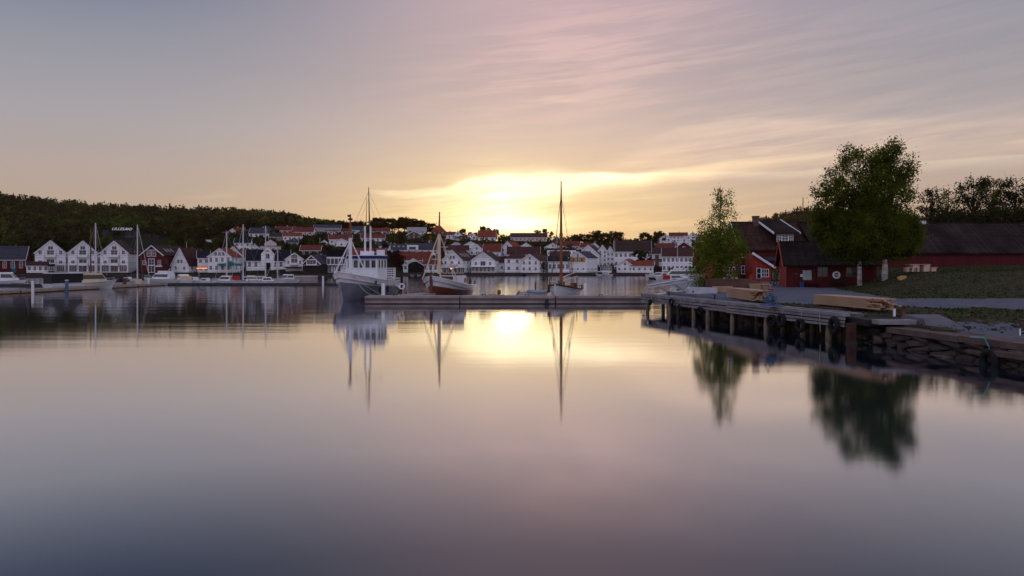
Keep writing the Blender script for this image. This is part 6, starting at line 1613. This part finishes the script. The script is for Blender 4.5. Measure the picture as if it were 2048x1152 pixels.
# ------------------------------------------------------------------ near trees
def near_tree(name, label, base, trunk, crown, leafm, barkm, leaf, seed, nper=34, sig=.42, limbs=26, droop=0.0, group=None, twigs=True, cat='tree', extra=None):
    """trunk: list of (x,y,z,r) relative to base; crown: list of (cx,cy,cz, rx,ry,rz, clumps)"""
    rr = np.random.default_rng(seed); t = thing(name, label, cat, base, 0, group)
    tr = MB(); tr.tube([q_[:3] for q_ in trunk], [q_[3] for q_ in trunk], 9)
    C = []; CL = []
    for (cx, cy, cz, rx, ry, rz, nc) in crown:
        k = 0
        while k < nc:
            p_ = rr.uniform(-1, 1, 3); q2 = np.dot(p_, p_)
            if q2 > 1 or (q2 < .25 and rr.uniform() < .5): continue
            c_ = np.array([cx + p_[0] * rx, cy + p_[1] * ry, cz + p_[2] * rz]); CL.append(c_); k += 1
            m_ = int(nper * rr.uniform(.5, 1.4))
            off = rr.normal(size=(m_, 3)) * sig * np.array([1, 1, .75])
            if droop:
                tt = rr.uniform(0, 1, m_) ** .8; off[:, 2] -= tt * droop * rr.uniform(.5, 1.4); off[:, :2] *= (1 - .35 * tt)[:, None]
            C.append(c_ + off)
    tk = tr; tr = MB()
    for i in rr.choice(len(CL), min(limbs, len(CL)), replace=False):
        c_ = CL[i]; f = min(.92, max(.25, (c_[2] - trunk[0][2]) / (trunk[-1][2] - trunk[0][2]) * .68)); zt = trunk[0][2] + (trunk[-1][2] - trunk[0][2]) * f
        x = np.interp(zt, [q_[2] for q_ in trunk], [q_[0] for q_ in trunk]); y = np.interp(zt, [q_[2] for q_ in trunk], [q_[1] for q_ in trunk]); r0 = np.interp(zt, [q_[2] for q_ in trunk], [q_[3] for q_ in trunk])
        m_ = (np.array([x, y, zt]) * .45 + c_ * .55) + np.array([0, 0, .5])
        tr.tube([(x, y, zt), tuple(m_), tuple(c_)], [r0 * .5, r0 * .25, .02], 5)
        if twigs:
            for _ in range(3):
                e_ = c_ + rr.normal(size=3) * sig * 1.5; tr.tube([tuple(m_ * .4 + c_ * .6), tuple(e_)], [.025, .008], 3, False)
    tk.build('trunk', barkm, t, smooth=True)
    if tr.v: tr.build('branches', barkd, t)['kind'] = 'stuff'
    C = np.concatenate(C); C[:, 2] = np.maximum(C[:, 2], .3)
    link('crown', quads_mesh('crown', leaf_quads(rr, C, np.full(len(C), leaf), tall=1.6), leafm), t)
    return t
def cr(px0, px1, yt, yb, d_, base, n_, depth=.8):
    cx = ((px0 + px1) / 2 - X0) * d_ / F - base[0]; rx = (px1 - px0) / 2 * d_ / F; zc_ = HC + (Y0 - (yt + yb) / 2) * d_ / F - base[2]; rz = (yb - yt) / 2 * d_ / F
    return (cx, 0, zc_, rx, rx * depth, rz, n_)
B1 = Vector((lx(1769, 78), 78.0, gz(lx(1769, 78), 78)))
near_tree('birch_tree', 'tall birch with drooping dense crown on the mound, right trunk of the pair', B1,
  [(0, 0, -.5, .34), (.05, 0, 2, .26), (.3, 0, 5, .20), (.6, 0, 9, .12), (.9, 0, 14.2, .03)],
  [cr(1690, 1832, 395, 500, 78, B1, 270), cr(1705, 1820, 330, 430, 78, B1, 170), cr(1745, 1836, 285, 385, 78, B1, 74), cr(1735, 1790, 288, 345, 78, B1, 50), cr(1777, 1800, 276, 300, 78, B1, 10), cr(1690, 1825, 450, 512, 78, B1, 150), cr(1770, 1842, 425, 508, 78, B1, 110)],
  leaf_n, bark, .125, 21, 56, .42, 60, .75)
B2 = Vector((lx(1719, 80), 80.0, gz(lx(1719, 80), 80)))
near_tree('birch_tree', 'birch with sparser leaning left crown on the mound, left trunk of the pair', B2,
  [(0, 0, -.5, .26), (0, 0, 2.5, .20), (-.4, 0, 6, .14), (-.8, 0, 9, .09), (-.6, 0, 13.0, .03)],
  [cr(1624, 1712, 412, 496, 80, B2, 190), cr(1650, 1760, 455, 520, 80, B2, 190), cr(1622, 1660, 405, 450, 80, B2, 22), cr(1628, 1700, 352, 412, 80, B2, 58), cr(1650, 1730, 320, 400, 80, B2, 66), cr(1680, 1760, 284, 350, 80, B2, 55), cr(1690, 1770, 380, 470, 80, B2, 130)],
  leaf_n, bark, .125, 22, 46, .40, 60, .5)
B3 = Vector((lx(1441, 76), 76.0, gz(lx(1441, 76), 76)))
near_tree('young_birch', 'young birch with bright green lower crown and thin spire on the quay', B3,
  [(0, 0, -.4, .16), (.03, 0, 3, .11), (-.05, 0, 7, .06), (0, 0, 10.6, .015)],
  [cr(1388, 1500, 452, 530, 76, B3, 190, .9), cr(1376, 1475, 495, 582, 76, B3, 160, .9), cr(1440, 1500, 480, 535, 76, B3, 18, .9), cr(1400, 1482, 440, 485, 76, B3, 34), cr(1418, 1472, 405, 450, 76, B3, 26), cr(1430, 1462, 372, 415, 76, B3, 15), cr(1395, 1420, 435, 470, 76, B3, 8), cr(1425, 1440, 540, 580, 76, B3, 8)],
  leaf_b, barkd, .10, 23, 36, .26, 60, 0)
gr = 'trees behind the long red barn'
for i, (px, yt, yb, wd, nc, lb) in enumerate([(1862, 372, 450, 34, 60, 'lowest of the trees behind the barn, next to the big birch'), (1895, 372, 450, 40, 62, 'airy drooping tree behind the barn with light showing through'),
        (1945, 352, 450, 42, 110, 'tall dark tree behind the barn with ragged top'), (1985, 350, 450, 40, 105, 'densest dark tree behind the middle of the barn roof'), (2030, 352, 450, 44, 115, 'dark tree behind the barn at the right picture edge')]):
    dd_ = 128 + 3 * (i % 2); bs = Vector((lx(px, dd_), dd_, gz(lx(px, dd_), dd_)))
    near_tree('barn_tree', lb, bs, [(0, 0, -.5, .3), (0, 0, 5, .2), (.2, 0, zz(yt, dd_) - bs.z - .5, .04)],
      [cr(px - wd, px + wd, yt + 35, yb + 10, dd_, bs, int(nc * .6)), cr(px - wd * .7, px + wd * .7, yt + 3, yt + 50, dd_, bs, int(nc * .38))], leaf_n if i % 2 else leaf_d, barkd, .19, 30 + i, 34, .45, 40, .6 if i == 1 else .1, gr)
o = near_tree('tall_hedge', 'dark hedge of trees filling the gap beneath the barn trees', Vector((lx(1900, 122), 122, 2.4)), [(0, 0, -.5, .3), (0, 0, 6, .1)],
  [cr(1835, 1990, 425, 475, 122, Vector((lx(1900, 122), 122, 2.4)), 150, .2), cr(1940, 2080, 415, 475, 122, Vector((lx(1900, 122), 122, 2.4)), 140, .2)], leaf_d, barkd, .24, 41, 36, .6, 10, 0, cat='hedge')
p = on_ground(1553, 566); near_tree('climbing_shrub', 'green shrub climbing at the left corner of the red shed', p, [(0, 0, 0, .05), (0, 0, 1.5, .02)], [(0, 0, 1.0, .35, .35, .9, 14)], leaf_b, barkd, .09, 42, 24, .16, 8, 0, cat='shrub')

dup = [k for k, v in LAB.items() if v > 1]
if dup: print('DUPLABELS', dup)

# ------------------------------------------------------------------ evening air
hz = bpy.data.materials.new('evening_haze'); hz.use_nodes = True; nt = hz.node_tree; nt.nodes.clear(); q = G(nt)
pv = q.n('ShaderNodeVolumePrincipled'); pv.inputs['Color'].default_value = (1.0, .62, .34, 1); pv.inputs['Density'].default_value = .00005; pv.inputs['Anisotropy'].default_value = .85
ho = q.n('ShaderNodeOutputMaterial'); nt.links.new(pv.outputs[0], ho.inputs['Volume'])
MB().box(-1400, 1400, -60, 1300, -3, 125).build('haze', hz, kind='stuff')
